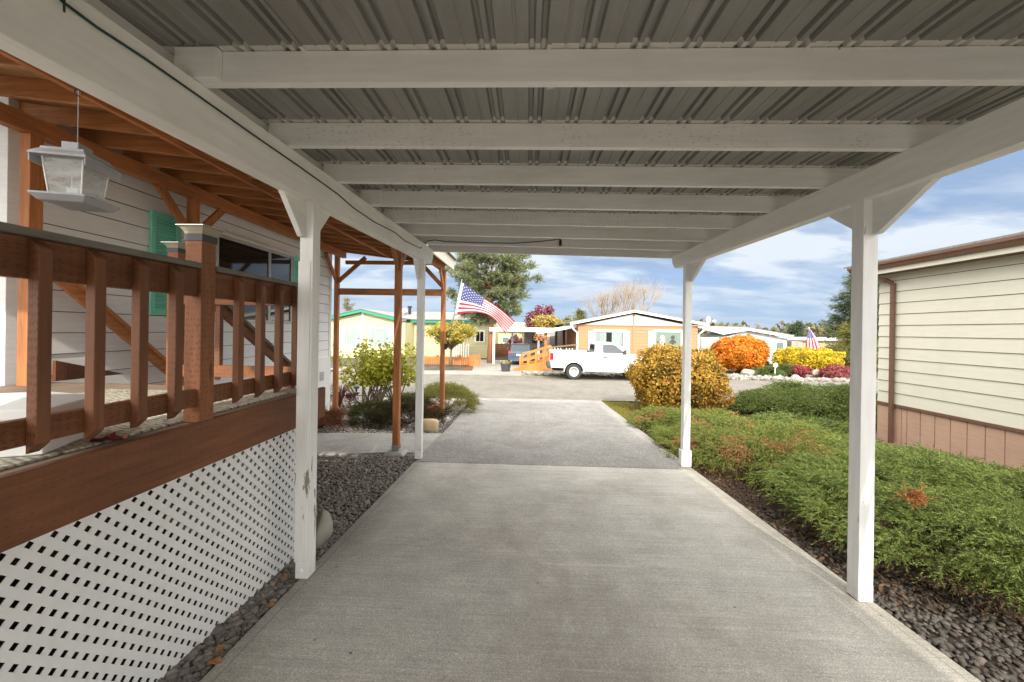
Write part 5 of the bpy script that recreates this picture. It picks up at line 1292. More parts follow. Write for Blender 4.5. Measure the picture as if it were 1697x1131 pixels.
# ---- bushes across the street
def farbush(label, px0, px1, pyt, pyb, Y, n, cols, L, seed, flat=2.4, **k):
    a, b = U(px0, pyb, Y=Y), U(px1, pyt, Y=Y); zc = (a.z+b.z)/2
    return bush('round_bush', label, ((a.x+b.x)/2, Y, zc), ((b.x-a.x)/2*.97, (b.x-a.x)/2*.9, (b.z-a.z)/2), n, cols, L, L*.55, seed, flat=flat, zcut=-.9, **k)
farbush('large clipped ball of bright orange leaves across the street', 1182, 1268, 558, 614, 24.6, 9000, [(.62, .20, .018), (.75, .26, .025), (.55, .13, .015), (.68, .32, .04), (.58, .17, .02), (.5, .25, .03)], .17, 51, patch=(.66, (.30, .24, .04), .5), trunks=4, rad=.06, trans=.3)
farbush('wide bright yellow bush across the street in front of the small flag', 1288, 1387, 578, 619, 24.8, 8000, [(.55, .37, .02), (.64, .47, .03), (.36, .29, .025), (.58, .42, .025), (.26, .24, .03)], .16, 52, trunks=4, lump=.12, trans=.3)
farbush('smaller crimson bush below the left side of the yellow bush', 1309, 1343, 607, 628, 22.8, 3000, [(.24, .04, .05), (.33, .07, .08), (.17, .025, .035), (.30, .10, .10)], .10, 53, trunks=3, lump=.12)
farbush('larger crimson bush below the right side of the yellow bush', 1361, 1414, 608, 637, 22.3, 4200, [(.23, .045, .05), (.31, .085, .085), (.17, .03, .035), (.30, .13, .11)], .10, 54, trunks=3, lump=.16)
low_shrub('low_shrub', 'low green shrub between the orange ball bush and the sign stake', (U(1268, 625, Y=22.4).x, 22.4), (.85, .5, .45), 1500, [(.09, .13, .03), (.14, .19, .05), (.06, .09, .03)], 61, .16, .07, .02)
low_shrub('low_shrub', 'low green shrub beside the smaller crimson bush', (U(1300, 618, Y=23).x, 23.2), (.55, .5, .6), 1000, [(.08, .11, .03), (.12, .15, .05), (.06, .08, .03)], 62, .16, .07, .02)
low_shrub('low_shrub', 'small dark shrub behind the sign stake', (U(1272, 605, Y=25).x, 26.0), (.7, .5, .7), 900, [(.06, .10, .05), (.1, .13, .06), (.05, .07, .03)], 63, .16, .07, .02)
# small round sign on a white stake
c = U(1284.5, 606, Y=21.9); t = thing('stake_sign', 'small pale round sign on a thin white stake in the rock bed', 'sign', (c.x, 21.9, ground(21.9)))
mb = MB(); mb.tube([(c.x, 21.9, ground(21.9)-.1), (c.x, 21.9, c.z)], .022, 6); mb.build('stake', MT['white_trim'], t)
mb = MB(); mb.lathe([(0, 0), (.13, 0), (.13, -.02), (0, -.02)], (c.x, 21.87, c.z+.02), 16, axis='y'); mb.build('disc', plain('pale_green_disc', (.55, .72, .62), .5), t)
# kettle barbecue beside the orange house
c = U(1176, 583, Y=27); t = thing('barbecue', 'dark lidded barbecue standing beside the right wall of the orange house', 'barbecue', (c.x, 27, ZF))
mb = MB(); z = c.z-.35; mb.box((c.x-.40, 26.75, z), (c.x+.40, 27.25, z+.22)); mb.prism([(c.x-.38, 26.77, z+.22), (c.x-.34, 26.8, z+.48), (c.x-.2, 26.83, z+.56), (c.x+.2, 26.83, z+.56), (c.x+.34, 26.8, z+.48), (c.x+.38, 26.77, z+.22)], (0, .42, 0)); mb.build('firebox', MT['black'], t, bevel=.02)
mb = MB(); mb.box((c.x-.28, 26.74, z+.30), (c.x+.28, 26.765, z+.36)); mb.build('lid_handle', MT['chrome'], t)
mb = MB(); mb.box((c.x-.85, 26.8, z+.14), (c.x-.41, 27.2, z+.18)); mb.build('side_shelf', MT['black'], t)
mb = MB(); mb.box((c.x-.36, 26.8, ZF), (c.x+.36, 27.2, z-.001)); mb.build('cabinet', MT['chrome'], t)
# ---- white house to the right of the orange house
YW = 33.0
wh = thing('far_white_house', 'white house with a grey shingle roof behind the orange ball bush', 'house', (U(1240, 570, Y=YW).x, YW+4, ZF))
xl, xr = U(1163, 570, Y=YW).x, U(1304, 570, Y=YW).x; xc = U(1306, 570, Y=YW).x
ap = U(1236, 548, Y=YW); e1, e2 = U(1196, 554.5, Y=YW), U(1310, 561, Y=YW)
zw = e2.z-.05
mb = MB(); lap(mb, (xl, YW), (1, 0), (0, -1), ZF-.1, zw, lambda z: (0, xr-xl), .24, out=.02); lap(mb, (xr, YW), (0, 1), (1, 0), ZF-.1, zw, lambda z: (0, 6), .24, out=.02); mb.box((xl, YW+.01, ZF-.1), (xr-.01, YW+6, zw)); mb.build('wall', [MT['sid_far'], MT['grime']], wh)
mb = MB(); mb.prism([(e1.x, YW-.01, zw), (e2.x-.3, YW-.01, zw), (ap.x, YW-.01, ap.z)], (0, 5, 0)); mb.build('gable', MT['sid_far'], wh)
mb = MB()
mb.prism([(ap.x, YW-.4, ap.z), (e2.x, YW-.4, e2.z), (e2.x, YW-.4, e2.z+.22), (ap.x, YW-.4, ap.z+.22)], (0, .08, 0)); mb.prism([(ap.x, YW-.4, ap.z), (e1.x, YW-.4, e1.z), (e1.x, YW-.4, e1.z+.22), (ap.x, YW-.4, ap.z+.22)], (0, .08, 0))
zl = U(1165, 546, Y=YW).z
mb.prism([(e1.x, YW-.4, e1.z-.02), (xl-.1, YW-.4, zl), (xl-.1, YW-.4, zl+.22), (e1.x, YW-.4, e1.z+.22)], (0, .08, 0)); mb.build('fascia', MT['white_trim'], wh)
mb = MB(); tz = U(1310, 548.5, Y=YW+4).z
mb.add([(ap.x, YW-.42, ap.z+.23), (e2.x+.1, YW-.42, e2.z+.23), (e2.x-.2, YW+5.5, tz+.2), (ap.x+.4, YW+5.5, tz+.25)], [(0, 1, 2, 3)]); mb.add([(ap.x, YW-.42, ap.z+.23), (ap.x+.4, YW+5.5, tz+.25), (xl-.2, YW+5.5, zl+.4), (e1.x, YW-.42, e1.z+.23)], [(0, 1, 2, 3)])
o = mb.build('roof', MT['shingle'], wh); s_ = o.modifiers.new('Solidify', 'SOLIDIFY'); s_.thickness = .05; s_.offset = 1
far_window(wh, 1285.5, 1297.5, 568.5, 580.5, YW, 'blind', tr=.14)
mb = MB(); p = U(1309, 572, Y=YW+.5); mb.box((p.x, YW+.3, ZF), (p.x+.9, YW+3, zw-.2)); mb.build('side_porch', MT['gshed'], wh)
for px_ in (1259, 1296): 
    p = U(px_, 547, Y=YW+3.2); mb = MB(); mb.lathe([(.14, -.3), (.14, .05), (.22, .06), (.2, .12), (0, .14)], tuple(p), 10); mb.build('roof_vent', MT['dark_plastic'], wh)
# tan wall further right
t = thing('tan_house', 'flat roofed tan house beyond the yellow bush', 'house', (U(1350, 570, Y=44).x, 46, ZF))
p, q = U(1306, 590, Y=44), U(1470, 566, Y=44); mb = MB(); lap(mb, (p.x, 44), (1, 0), (0, -1), ZF-.2, q.z, lambda z: (0, q.x-p.x), .3, out=.02); mb.box((p.x, 44.01, ZF-.2), (q.x, 50, q.z)); mb.build('wall', [MT['sid_tan'], MT['grime']], t)
mb = MB(); mb.box((p.x-.3, 43.5, q.z+.001), (q.x+.3, 50.4, q.z+.28)); mb.build('roof', MT['white_trim'], t)
# small flag behind the yellow bush
pole0 = U(1343.5, 600, Y=26.6); tip = U(1341, 543.5, Y=26.5)
t = thing('flag', 'small stars-and-stripes flag drooping from a pole behind the yellow bush', 'flag', (pole0.x, 26.6, ZF))
mb = MB(); mb.tube([(pole0.x, 26.6, ground(26.6)-.05), tip], [.03, .022], 8); mb.lathe([(0, -.04), (.045, 0), (0, .04)], tuple(tip), 8); mb.build('pole', MT['white_trim'], t, smooth=True)
S2 = flag_surface((([1340.5, 546], [1337.5, 558], [1335.5, 566], [1334.5, 582]), ([1343, 546], [1351, 557], [1355.5, 566], [1362, 583])), 26.4, lambda u, v: .09*math.sin(v*14+u)*u)
stars_and_stripes(S2, t, nu=24, cu=.46, cv=1.0 if False else 7/13., vmap=lambda v: (v/ (7/13.)*.80 if v < 7/13. else .80+(v-7/13.)/(6/13.)*.20))
# ---- yellow house
YY = 31.0
yh = thing('yellow_house', 'pale yellow house with green trimmed gable behind the orange picket fence', 'house', (U(640, 560, Y=YY).x, YY+4, ZF))
xl, xr = U(540, 570, Y=YY).x, U(671, 570, Y=YY).x; zw = U(600, 534, Y=YY).z; ap = U(601.5, 518, Y=YY); e1, e2 = U(538, 532, Y=YY), U(668, 534, Y=YY)
mb = MB(); lap(mb, (xl, YY), (1, 0), (0, -1), ZF-.1, ap.z, lambda z: (0, xr-xl) if z <= zw else ((z-zw)/(ap.z-zw)*(ap.x-xl), (xr-xl)-(z-zw)/(ap.z-zw)*(xr-ap.x)), .24, out=.02); mb.box((xl, YY+.01, ZF-.1), (xr-.01, YY+12, zw))
xr2 = U(812, 570, Y=YY+2.5).x; lap(mb, (xr, YY+2.5), (1, 0), (0, -1), ZF-.1, zw+.1, lambda z: (0, xr2-xr), .24, out=.02); mb.box((xr, YY+2.51, ZF-.1), (xr2, YY+12, zw+.1)); mb.build('wall', [MT['sid_yellow'], MT['grime']], yh)
mb = MB()
for e in (e1, e2): mb.prism([(ap.x, YY-.4, ap.z), (e.x, YY-.4, e.z), (e.x, YY-.4, e.z+.24), (ap.x, YY-.4, ap.z+.24)], (0, .08, 0))
g2 = U(765, 531, Y=YY+2.2); mb.box((e2.x-.4, YY+2.1, zw+.05), (g2.x+3, YY+2.2, zw+.30)); mb.build('trim', MT['green_trim'], yh)
mb = MB()
for e in (e1, e2): mb.prism([(ap.x, YY-.45, ap.z+.245), (e.x, YY-.45, e.z+.245), (e.x, YY-.45, e.z+.31), (ap.x, YY-.45, ap.z+.31)], (0, 9, 0))
mb.prism([(e2.x-1.0, YY+2.0, zw+.31), (g2.x+3.1, YY+2.0, zw+.31), (g2.x+3.1, YY+7, zw+1.15), (e2.x-1.2, YY+7, zw+1.15)], (0, .02, .06)); mb.build('roof', MT['shingle'], yh)
mb = MB(); mb.box((ap.x-.10, YY-.05, ZF), (ap.x+.10, YY-.021, ap.z)); mb.build('centre_board', MT['white_trim'], yh)
far_window(yh, 571, 601-2.5, 545, 575, YY, 'curtain', tr=.05, bars=(.33,)); far_window(yh, 613, 645, 545, 575, YY, 'curtain', tr=.05, bars=(.3,))
for a_, b_ in ((564, 570), (646.5, 654)):
    p, q = U(a_, 575, Y=YY), U(b_, 543, Y=YY); mb = MB(); mb.box((p.x, YY-.06, p.z), (q.x, YY-.022, q.z)); mb.build('shutter', MT['white_trim'], yh)
far_window(yh, 789, 801.5, 550, 566, YY+2.5, 'pane_dark', tr=.12, bars=(.5,))
p = U(679, 513, Y=YY+5); mb = MB(); mb.lathe([(.13, -1.2), (.13, .12), (.2, .14), (.2, .30), (0, .32)], tuple(p), 12); mb.build('flue_pipe', MT['black'], yh)
dish(670, 516, YY+4.6, .6, 'grey satellite dish on the roof of the yellow house', -.7)
mb = MB(); x0, x1 = U(748, 590, Y=YY+1.6).x, U(778, 590, Y=YY+1.6).x; zt_ = U(760, 570, Y=YY+1.6).z; x = x0
mb.box((x0, YY+1.58, zt_-.06), (x1, YY+1.64, zt_))
while x < x1: mb.box((x, YY+1.57, ZF), (x+.09, YY+1.60, zt_-.061)); x += .2
mb.build('porch_railing', MT['white_trim'], yh)
# orange picket fence
pf = thing('picket_fence', 'bright orange picket fence in front of the yellow house', 'fence', (U(745, 600, Y=26).x, 26, ground(26)))
mb = MB(); x0, x1 = U(702, 600, Y=26).x, U(785, 600, Y=26).x; x = x0
while x < x1:
    h = .62+.04*math.sin(x*5); z = ground(26); mb.prism([(x, 25.98, z), (x+.085, 25.98, z), (x+.085, 25.98, z+h-.06), (x+.042, 25.98, z+h), (x, 25.98, z+h-.06)], (0, .02, 0)); x += .125
mb.build('pickets', MT['orange_wood'], pf)
mb = MB(); 
for z in (.15, .45): mb.box((x0, 26.001, ground(26)+z), (x1, 26.04, ground(26)+z+.07))
mb.build('rails', MT['orange_wood'], pf)
mb = MB(); p, q = U(778, 606, Y=25.6), U(797, 589, Y=25.6); n = 8
for i in range(n): x = p.x+(q.x-p.x)*i/n; mb.box((x, 25.58, ground(26)-.05), (x+(q.x-p.x)/n-.02, 25.61, q.z+.02*(i % 2)))
mb.build('gate_panel', MT['orange_wood'], pf)
for px_ in (724, 762): x = U(px_, 600, Y=26).x; mb = MB(); mb.box((x-.05, 26.041, ground(26)-.05), (x+.05, 26.14, ground(26)+.66)); mb.build('post', MT['orange_wood'], pf)
# red-brown board fence behind the flat carport
t = thing('board_fence', 'red-brown horizontal board fence beyond the flat carport', 'fence', (U(832, 580, Y=35).x, 35.5, ZF))
mb = MB(); p, q = U(814, 587, Y=35.5), U(848, 570.5, Y=35.5); z = p.z-1.0; k = 0
while z < q.z: mb.box((p.x, 35.5+.01*(k % 2), z), (q.x, 35.53+.01*(k % 2), min(z+.17, q.z))); z += .18; k += 1
mb.build('boards', MT['red_wood'], t)
mb = MB()
for f in (0, .5, 1): x = p.x+(q.x-p.x)*f; mb.box((x-.06, 35.55, ZF-.1), (x+.06, 35.66, q.z+.05))
mb.build('fence_frame', MT['red_wood'], t)
t = thing('cream_house', 'cream house with a white window behind the red-brown board fence', 'house', (U(835, 560, Y=45).x, 47, ZF))
p, q = U(806, 590, Y=45), U(868, 549, Y=45); mb = MB(); lap(mb, (p.x, 45), (1, 0), (0, -1), ZF-.1, q.z, lambda z: (0, q.x-p.x), .3, out=.02); mb.box((p.x, 45.01, ZF-.1), (q.x, 51, q.z)); mb.build('wall', [MT['sid_yellow'], MT['grime']], t)
mb = MB(); mb.prism([(p.x-.3, 44.6, q.z), (q.x+.3, 44.6, q.z), (q.x+.3, 48, q.z+1.0), (p.x-.3, 48, q.z+1.0)], (0, .05, .1)); mb.build('roof', MT['shingle'], t)
far_window(t, 833, 843, 560, 568, 45, 'blind', tr=.15)
# ---- trees
def leaf_tree(name, label, px_, pyb, Y, crown, n, cols, L, seed, trunk_r=.12, trunk='bark', depth=.75, lump=.16, group=None, trunk_h=None):
    (x0, x1, yt, yb) = crown; a, b = U(x0, yb, Y=Y), U(x1, yt, Y=Y); cx, zc = (a.x+b.x)/2, (a.z+b.z)/2; rx, rz = (b.x-a.x)/2, (b.z-a.z)/2
    bx = U(px_, pyb, Y=Y).x; z0 = ground(Y)
    t = thing(name, label, 'tree', (bx, Y, z0), group); r = np.random.default_rng(seed)
    k = 46; d = unit(r.normal(0, 1, (k, 3))); q = r.uniform(.25, 1.0, k)**.6; C = d*q[:, None]*np.array([rx, rx*.9, rz])*.88+np.array([cx, Y, zc])
    P = C[r.integers(0, k, n)]+r.normal(0, 1, (n, 3))*np.array([rx, rx, rz])*.13
    leaf_cards('crown', P, r.normal(0, 1, P.shape)+np.array([0, -.3, .6]), L, L*.6, leafy(name+'_%d_leaf' % seed, cols, .5, .3), t)
    mb = MB(); top = Vector((cx, Y, zc-.1*rz)); b0 = Vector((bx, Y, z0-.1)); fk = b0.lerp(top, .55); mb.tube([b0, b0.lerp(fk, .5), fk, top], [trunk_r, trunk_r*.8, trunk_r*.65, trunk_r*.3], 8)
    for c in C[:26]: mb.tube([fk, fk.lerp(Vector(c), .5)+Vector((0, 0, .05*rz)), Vector(c)], [trunk_r*.4, trunk_r*.2, trunk_r*.07], 5)
    mb.build('trunk', MT[trunk], t, smooth=True)
leaf_tree('ornamental_tree', 'small yellow-green ornamental tree in front of the yellow house', 746, 602, 25.0, (708, 791, 527, 577), 3800, [(.36, .30, .04), (.46, .36, .06), (.20, .22, .04), (.52, .30, .06), (.28, .28, .05), (.12, .15, .03)], .17, 71, .10)
leaf_tree('plum_tree', 'purple-leaved plum tree behind the flat carport', 893, 590, 42, (868, 925, 506, 560), 4200, [(.16, .05, .08), (.26, .09, .12), (.10, .03, .05), (.32, .14, .15), (.20, .07, .09)], .30, 72, .16)
leaf_tree('plum_tree', 'lower purple-leaved plum tree seen under the flat carport roof', 852, 595, 38, (836, 869, 555, 592), 2000, [(.16, .05, .08), (.30, .12, .13), (.10, .03, .05), (.22, .09, .10)], .2, 73, .1)
leaf_tree('autumn_tree', 'rounded pale gold autumn tree above the carport roofs', 905, 590, 39, (879, 932, 521, 556), 3600, [(.40, .30, .08), (.50, .36, .11), (.30, .22, .06), (.34, .30, .09)], .24, 74, .15)
def conifer(name, label, px_, pyb, Y, top, wid, n, cols, seed, bare=.0, k=14, leaf=.20, width=.03, length=.55, tiers=24, trunk='bark', tr=.16, shape='cone', droop=.15, lowpx=None, gaps=0.0, tuft=0):
    b = U(px_, pyb, Y=Y); z0 = ground(Y); zt_ = U(px_, top, Y=Y).z; hgt = zt_-z0; R0 = wid/2*Y/F
    t = thing(name, label, 'tree', (b.x, Y, z0)); r = np.random.default_rng(seed); P = []; D = []; mb = MB()
    mb.tube([(b.x, Y, z0-.1), (b.x+.05, Y, z0+hgt*.35), (b.x+.03, Y, z0+hgt*.7), (b.x, Y, zt_)], [tr, tr*.75, tr*.28, tr*.06], 9)
    for i in range(tiers):
        f = (i+r.uniform(-.3, .3))/tiers; f = min(max(f, 0), .99); z = z0+hgt*(bare+(1-bare)*f)
        R = R0*((1-f)**.8 if shape == 'cone' else (math.sin(math.pi*(.18+.80*f))**.75))*r.uniform(.70, 1.15)
        nb = max(4, int(9*(1-f*.5)))
        for j in range(nb):
            if r.random() < gaps: continue
            a = r.uniform(0, 6.28); L = R*r.uniform(.6, 1.08); d = Vector((math.cos(a), math.sin(a), 0)); s = Vector((b.x, Y, z)); up = .22 if shape == 'round' else .05
            e = s+d*L+Vector((0, 0, L*(up-droop)))
            mb.tube([s, s.lerp(e, .5)+Vector((0, 0, L*.06)), e], [tr*.22*(1-f*.6), tr*.12*(1-f*.6), .012], 5)
            m = max(3, int(n/(tiers*nb))); q = r.uniform(.18, 1.0, m)**.7
            pp = np.array([s.lerp(e, x) for x in q])+r.normal(0, 1, (m, 3))*np.array([.16, .16, .10])*(.4+L*.28)
            if tuft:   # needles gathered in separate tufts along and beside the branch
                kc = max(2, int(tuft*L/R0)); cc = np.array([s.lerp(e, x) for x in r.uniform(.4, 1.05, kc)])+r.normal(0, 1, (kc, 3))*np.array([.26, .26, .08])*L*.35
                pp = cc[r.integers(0, kc, m)]+r.normal(0, 1, (m, 3))*np.array([.13, .13, .075])
            P.append(pp); D.append(np.tile(np.array(d)+np.array([0, 0, .35 if shape == 'round' else -.05]), (m, 1))+r.normal(0, .55, (m, 3)))
    mb.build('trunk', MT[trunk], t, smooth=True)
    sprays('crown', np.concatenate(P), np.concatenate(D), leafy(name+'_%d_needles' % seed, cols, .6, .15), t, length, k, leaf, width, 1.0)
    return t
conifer('pine_tree', 'tall blue-green pine with a bare orange trunk across the street', 812, 602, 28, 392, 140, 10000, [(.07, .10, .045), (.14, .17, .075), (.25, .27, .14), (.05, .075, .035), (.34, .34, .19), (.10, .13, .06)], 81, bare=.33, k=20, leaf=.20, width=.030, length=.42, tiers=18, trunk='bark_pine', tr=.24, shape='round', droop=.02, gaps=.08, tuft=9)
conifer('fir_tree', 'small pale fir tree left of the orange house roof', 962, 590, 46, 512, 30, 900, [(.16, .17, .07), (.26, .25, .11), (.10, .12, .05)], 82, bare=.1, leaf=.25, length=.5, width=.04, tiers=16)
conifer('fir_tree', 'thin pale fir tree beyond the left end of the yellow house roof', 578, 590, 48, 493, 40, 650, [(.18, .18, .09), (.27, .25, .13), (.12, .13, .06)], 83, bare=.1, leaf=.22, length=.55, width=.03, tiers=14, gaps=.25)
conifer('cedar_tree', 'large drooping cedar partly hidden behind the near right carport post', 1430, 612, 30, 452, 168, 3000, [(.05, .075, .035), (.08, .11, .05), (.12, .145, .07), (.04, .055, .03)], 84, bare=.06, k=16, leaf=.22, width=.03, length=.6, tiers=20, tr=.22, droop=.22)
conifer('fir_tree', 'dark fir tree behind the right end of the far white house', 1318, 590, 52, 533, 40, 800, [(.04, .065, .035), (.07, .10, .05), (.10, .13, .065)], 85, bare=.05, leaf=.28, length=.6, width=.05, tiers=14)
conifer('pine_tree', 'bushy yellowish pine in front of the large cedar', 1418, 612, 25.5, 532, 60, 1700, [(.13, .13, .03), (.20, .19, .05), (.08, .09, .025), (.26, .23, .07)], 86, bare=.0, leaf=.16, length=.35, width=.022, tiers=14, tr=.12, shape='round', droop=-.05)
def bare_tree(label, px_, Y, top, wid, seed, n0=5):
    b = U(px_, 600, Y=Y); z0 = ground(Y); hgt = U(px_, top, Y=Y).z-z0; R0 = wid/2*Y/F
    t = thing('bare_tree', label, 'tree', (b.x, Y, z0)); r = random.Random(seed); mb = MB(); tips = []
    def grow(p, d, L, rad, lev):
        q = p+d*L; m = p.lerp(q, .5)+Vector((r.uniform(-.06, .06), r.uniform(-.06, .06), 0))*L; mb.tube([p, m, q], [rad, rad*.85, rad*.65], 5 if lev > 1 else 7, caps=False)
        if lev >= 5: tips.append(q); return
        for i in range(3 if lev < 4 else 2):
            a = r.uniform(0, 6.28); sp = r.uniform(.25, .62); ax = Vector((math.cos(a), math.sin(a), 0)); dd = (d*(1-sp*.4)+ax*sp*(.9 if lev > 0 else .6)+Vector((0, 0, .15))).normalized(); grow(q, dd, L*r.uniform(.62, .82), rad*.6, lev+1)
    for i in range(n0):
        a = 6.28*i/n0; grow(Vector((b.x, Y, z0-.1)), Vector((math.cos(a)*.24*R0/3, math.sin(a)*.2, 1)).normalized(), hgt*.34, .10, 1)
    mb.build('trunk', MT['bark_pale'], t, smooth=True)
    P = np.array([tp+Vector((r.uniform(-.2, .2), r.uniform(-.2, .2), r.uniform(-.3, .1))) for tp in tips for _ in range(1)])
    leaf_cards('last_leaves', P, rng.normal(0, 1, P.shape), .10, .06, leafy('last_leaf_%d' % seed, [(.42, .30, .20), (.5, .38, .26)], .7), t)
bare_tree('wide leafless tree behind the ridge of the orange house', 1048, 44, 462, 66, 3, 5)
bare_tree('narrower leafless tree left of the orange house ridge', 1000, 46, 478, 46, 8, 4)
# far wood on the horizon
def far_wood():
    n = 15000; x = rng.uniform(-330, 330, n); y = rng.uniform(150, 190, n); h = 5.0+1.6*np.sin(x*.11)+1.2*np.sin(x*.37+1)+.8*np.sin(x*.9)
    z = ground(100)+rng.uniform(0, 1, n)**.7*h; P = np.stack([x, y, z], 1)
    tag(leaf_cards('far_wood', P, rng.normal(0, 1, (n, 3))+np.array([0, -.8, .2]), 2.2, 1.6, leafy('far_wood_leaf', [(.07, .09, .05), (.12, .12, .06), (.18, .13, .06), (.09, .11, .07)], .8, .1)), 'line of distant woodland beyond the houses', 'woodland', kind='stuff')
far_wood()
# ---------------------------------------------------------------- vehicles
def paint(name, col, rough=.25):
    m, nt, b = new_mat(name); g = N(nt)
    d = g.ramp(g.noise(g.co(), 3, 5, .6), [(.3, mul(col, .93)), (.7, mul(col, 1.03))]); z = g.sep(g.co())[2]
    g.l(d, b.inputs['Base Color']); b.inputs['Roughness'].default_value = rough; b.inputs['Coat Weight'].default_value = .6; b.inputs['Coat Roughness'].default_value = .06; return m
MT['truck_paint'] = paint('white_truck_paint', (.80, .80, .79)); MT['car_paint'] = paint('slate_blue_car_paint', (.055, .085, .13))
MT['tyre'] = plain('tyre_rubber', (.035, .034, .033), .8, .2, 20, .3); MT['rim'] = plain('pale_steel_rim', (.62, .62, .61), .35, .06, metal=.35)
MT['tail'] = plain('red_lens', (.50, .012, .02), .15, .1); MT['arch'] = plain('wheel_arch_liner', (.04, .038, .036), .9); MT['plate'] = plain('pale_plate', (.75, .75, .74), .4)
MT['auto_glass'] = glass('car_glass', (.035, .045, .05), .02)
def wheel(par, x, y, z, r, w, side, steel=True):
    mb = MB(); s = side
    prof = [(r*.60, -w/2), (r*.93, -w/2), (r, -w*.30), (r, w*.30), (r*.93, w/2), (r*.60, w/2)]
    mb.lathe([(0, -w/2+.02)]+prof+[(0, w/2-.02)], (x, y, z), 32, axis='y'); wh_ = mb.build('wheel', MT['tyre'], par, smooth=False, bevel=.012)
    mb = MB(); o = y+s*(w/2+.002); R_l = [(r*.62, 0), (r*.60, s*.012), (r*.50, s*.004), (r*.44, -s*.03), (r*.28, -s*.028), (r*.22, s*.01), (r*.10, s*.014), (0, s*.014)]
    if s < 0: mb.lathe([(a, b) for a, b in R_l], (x, o, z), 28, axis='y')
    else: mb.lathe([(a, b) for a, b in R_l], (x, o, z), 28, axis='y')
    mb.build('rim', MT['rim'], wh_, smooth=True)
    mb = MB()
    for k in range(8):
        a = 2*math.pi*k/8+.2; cx_, cz_ = x+r*.47*math.cos(a), z+r*.47*math.sin(a); mb.lathe([(0, 0), (r*.075, 0), (r*.075, s*.004), (0, s*.004)], (cx_, o-s*.006, cz_), 8, axis='y')
    mb.build('rim_holes', MT['arch'], wh_); return wh_
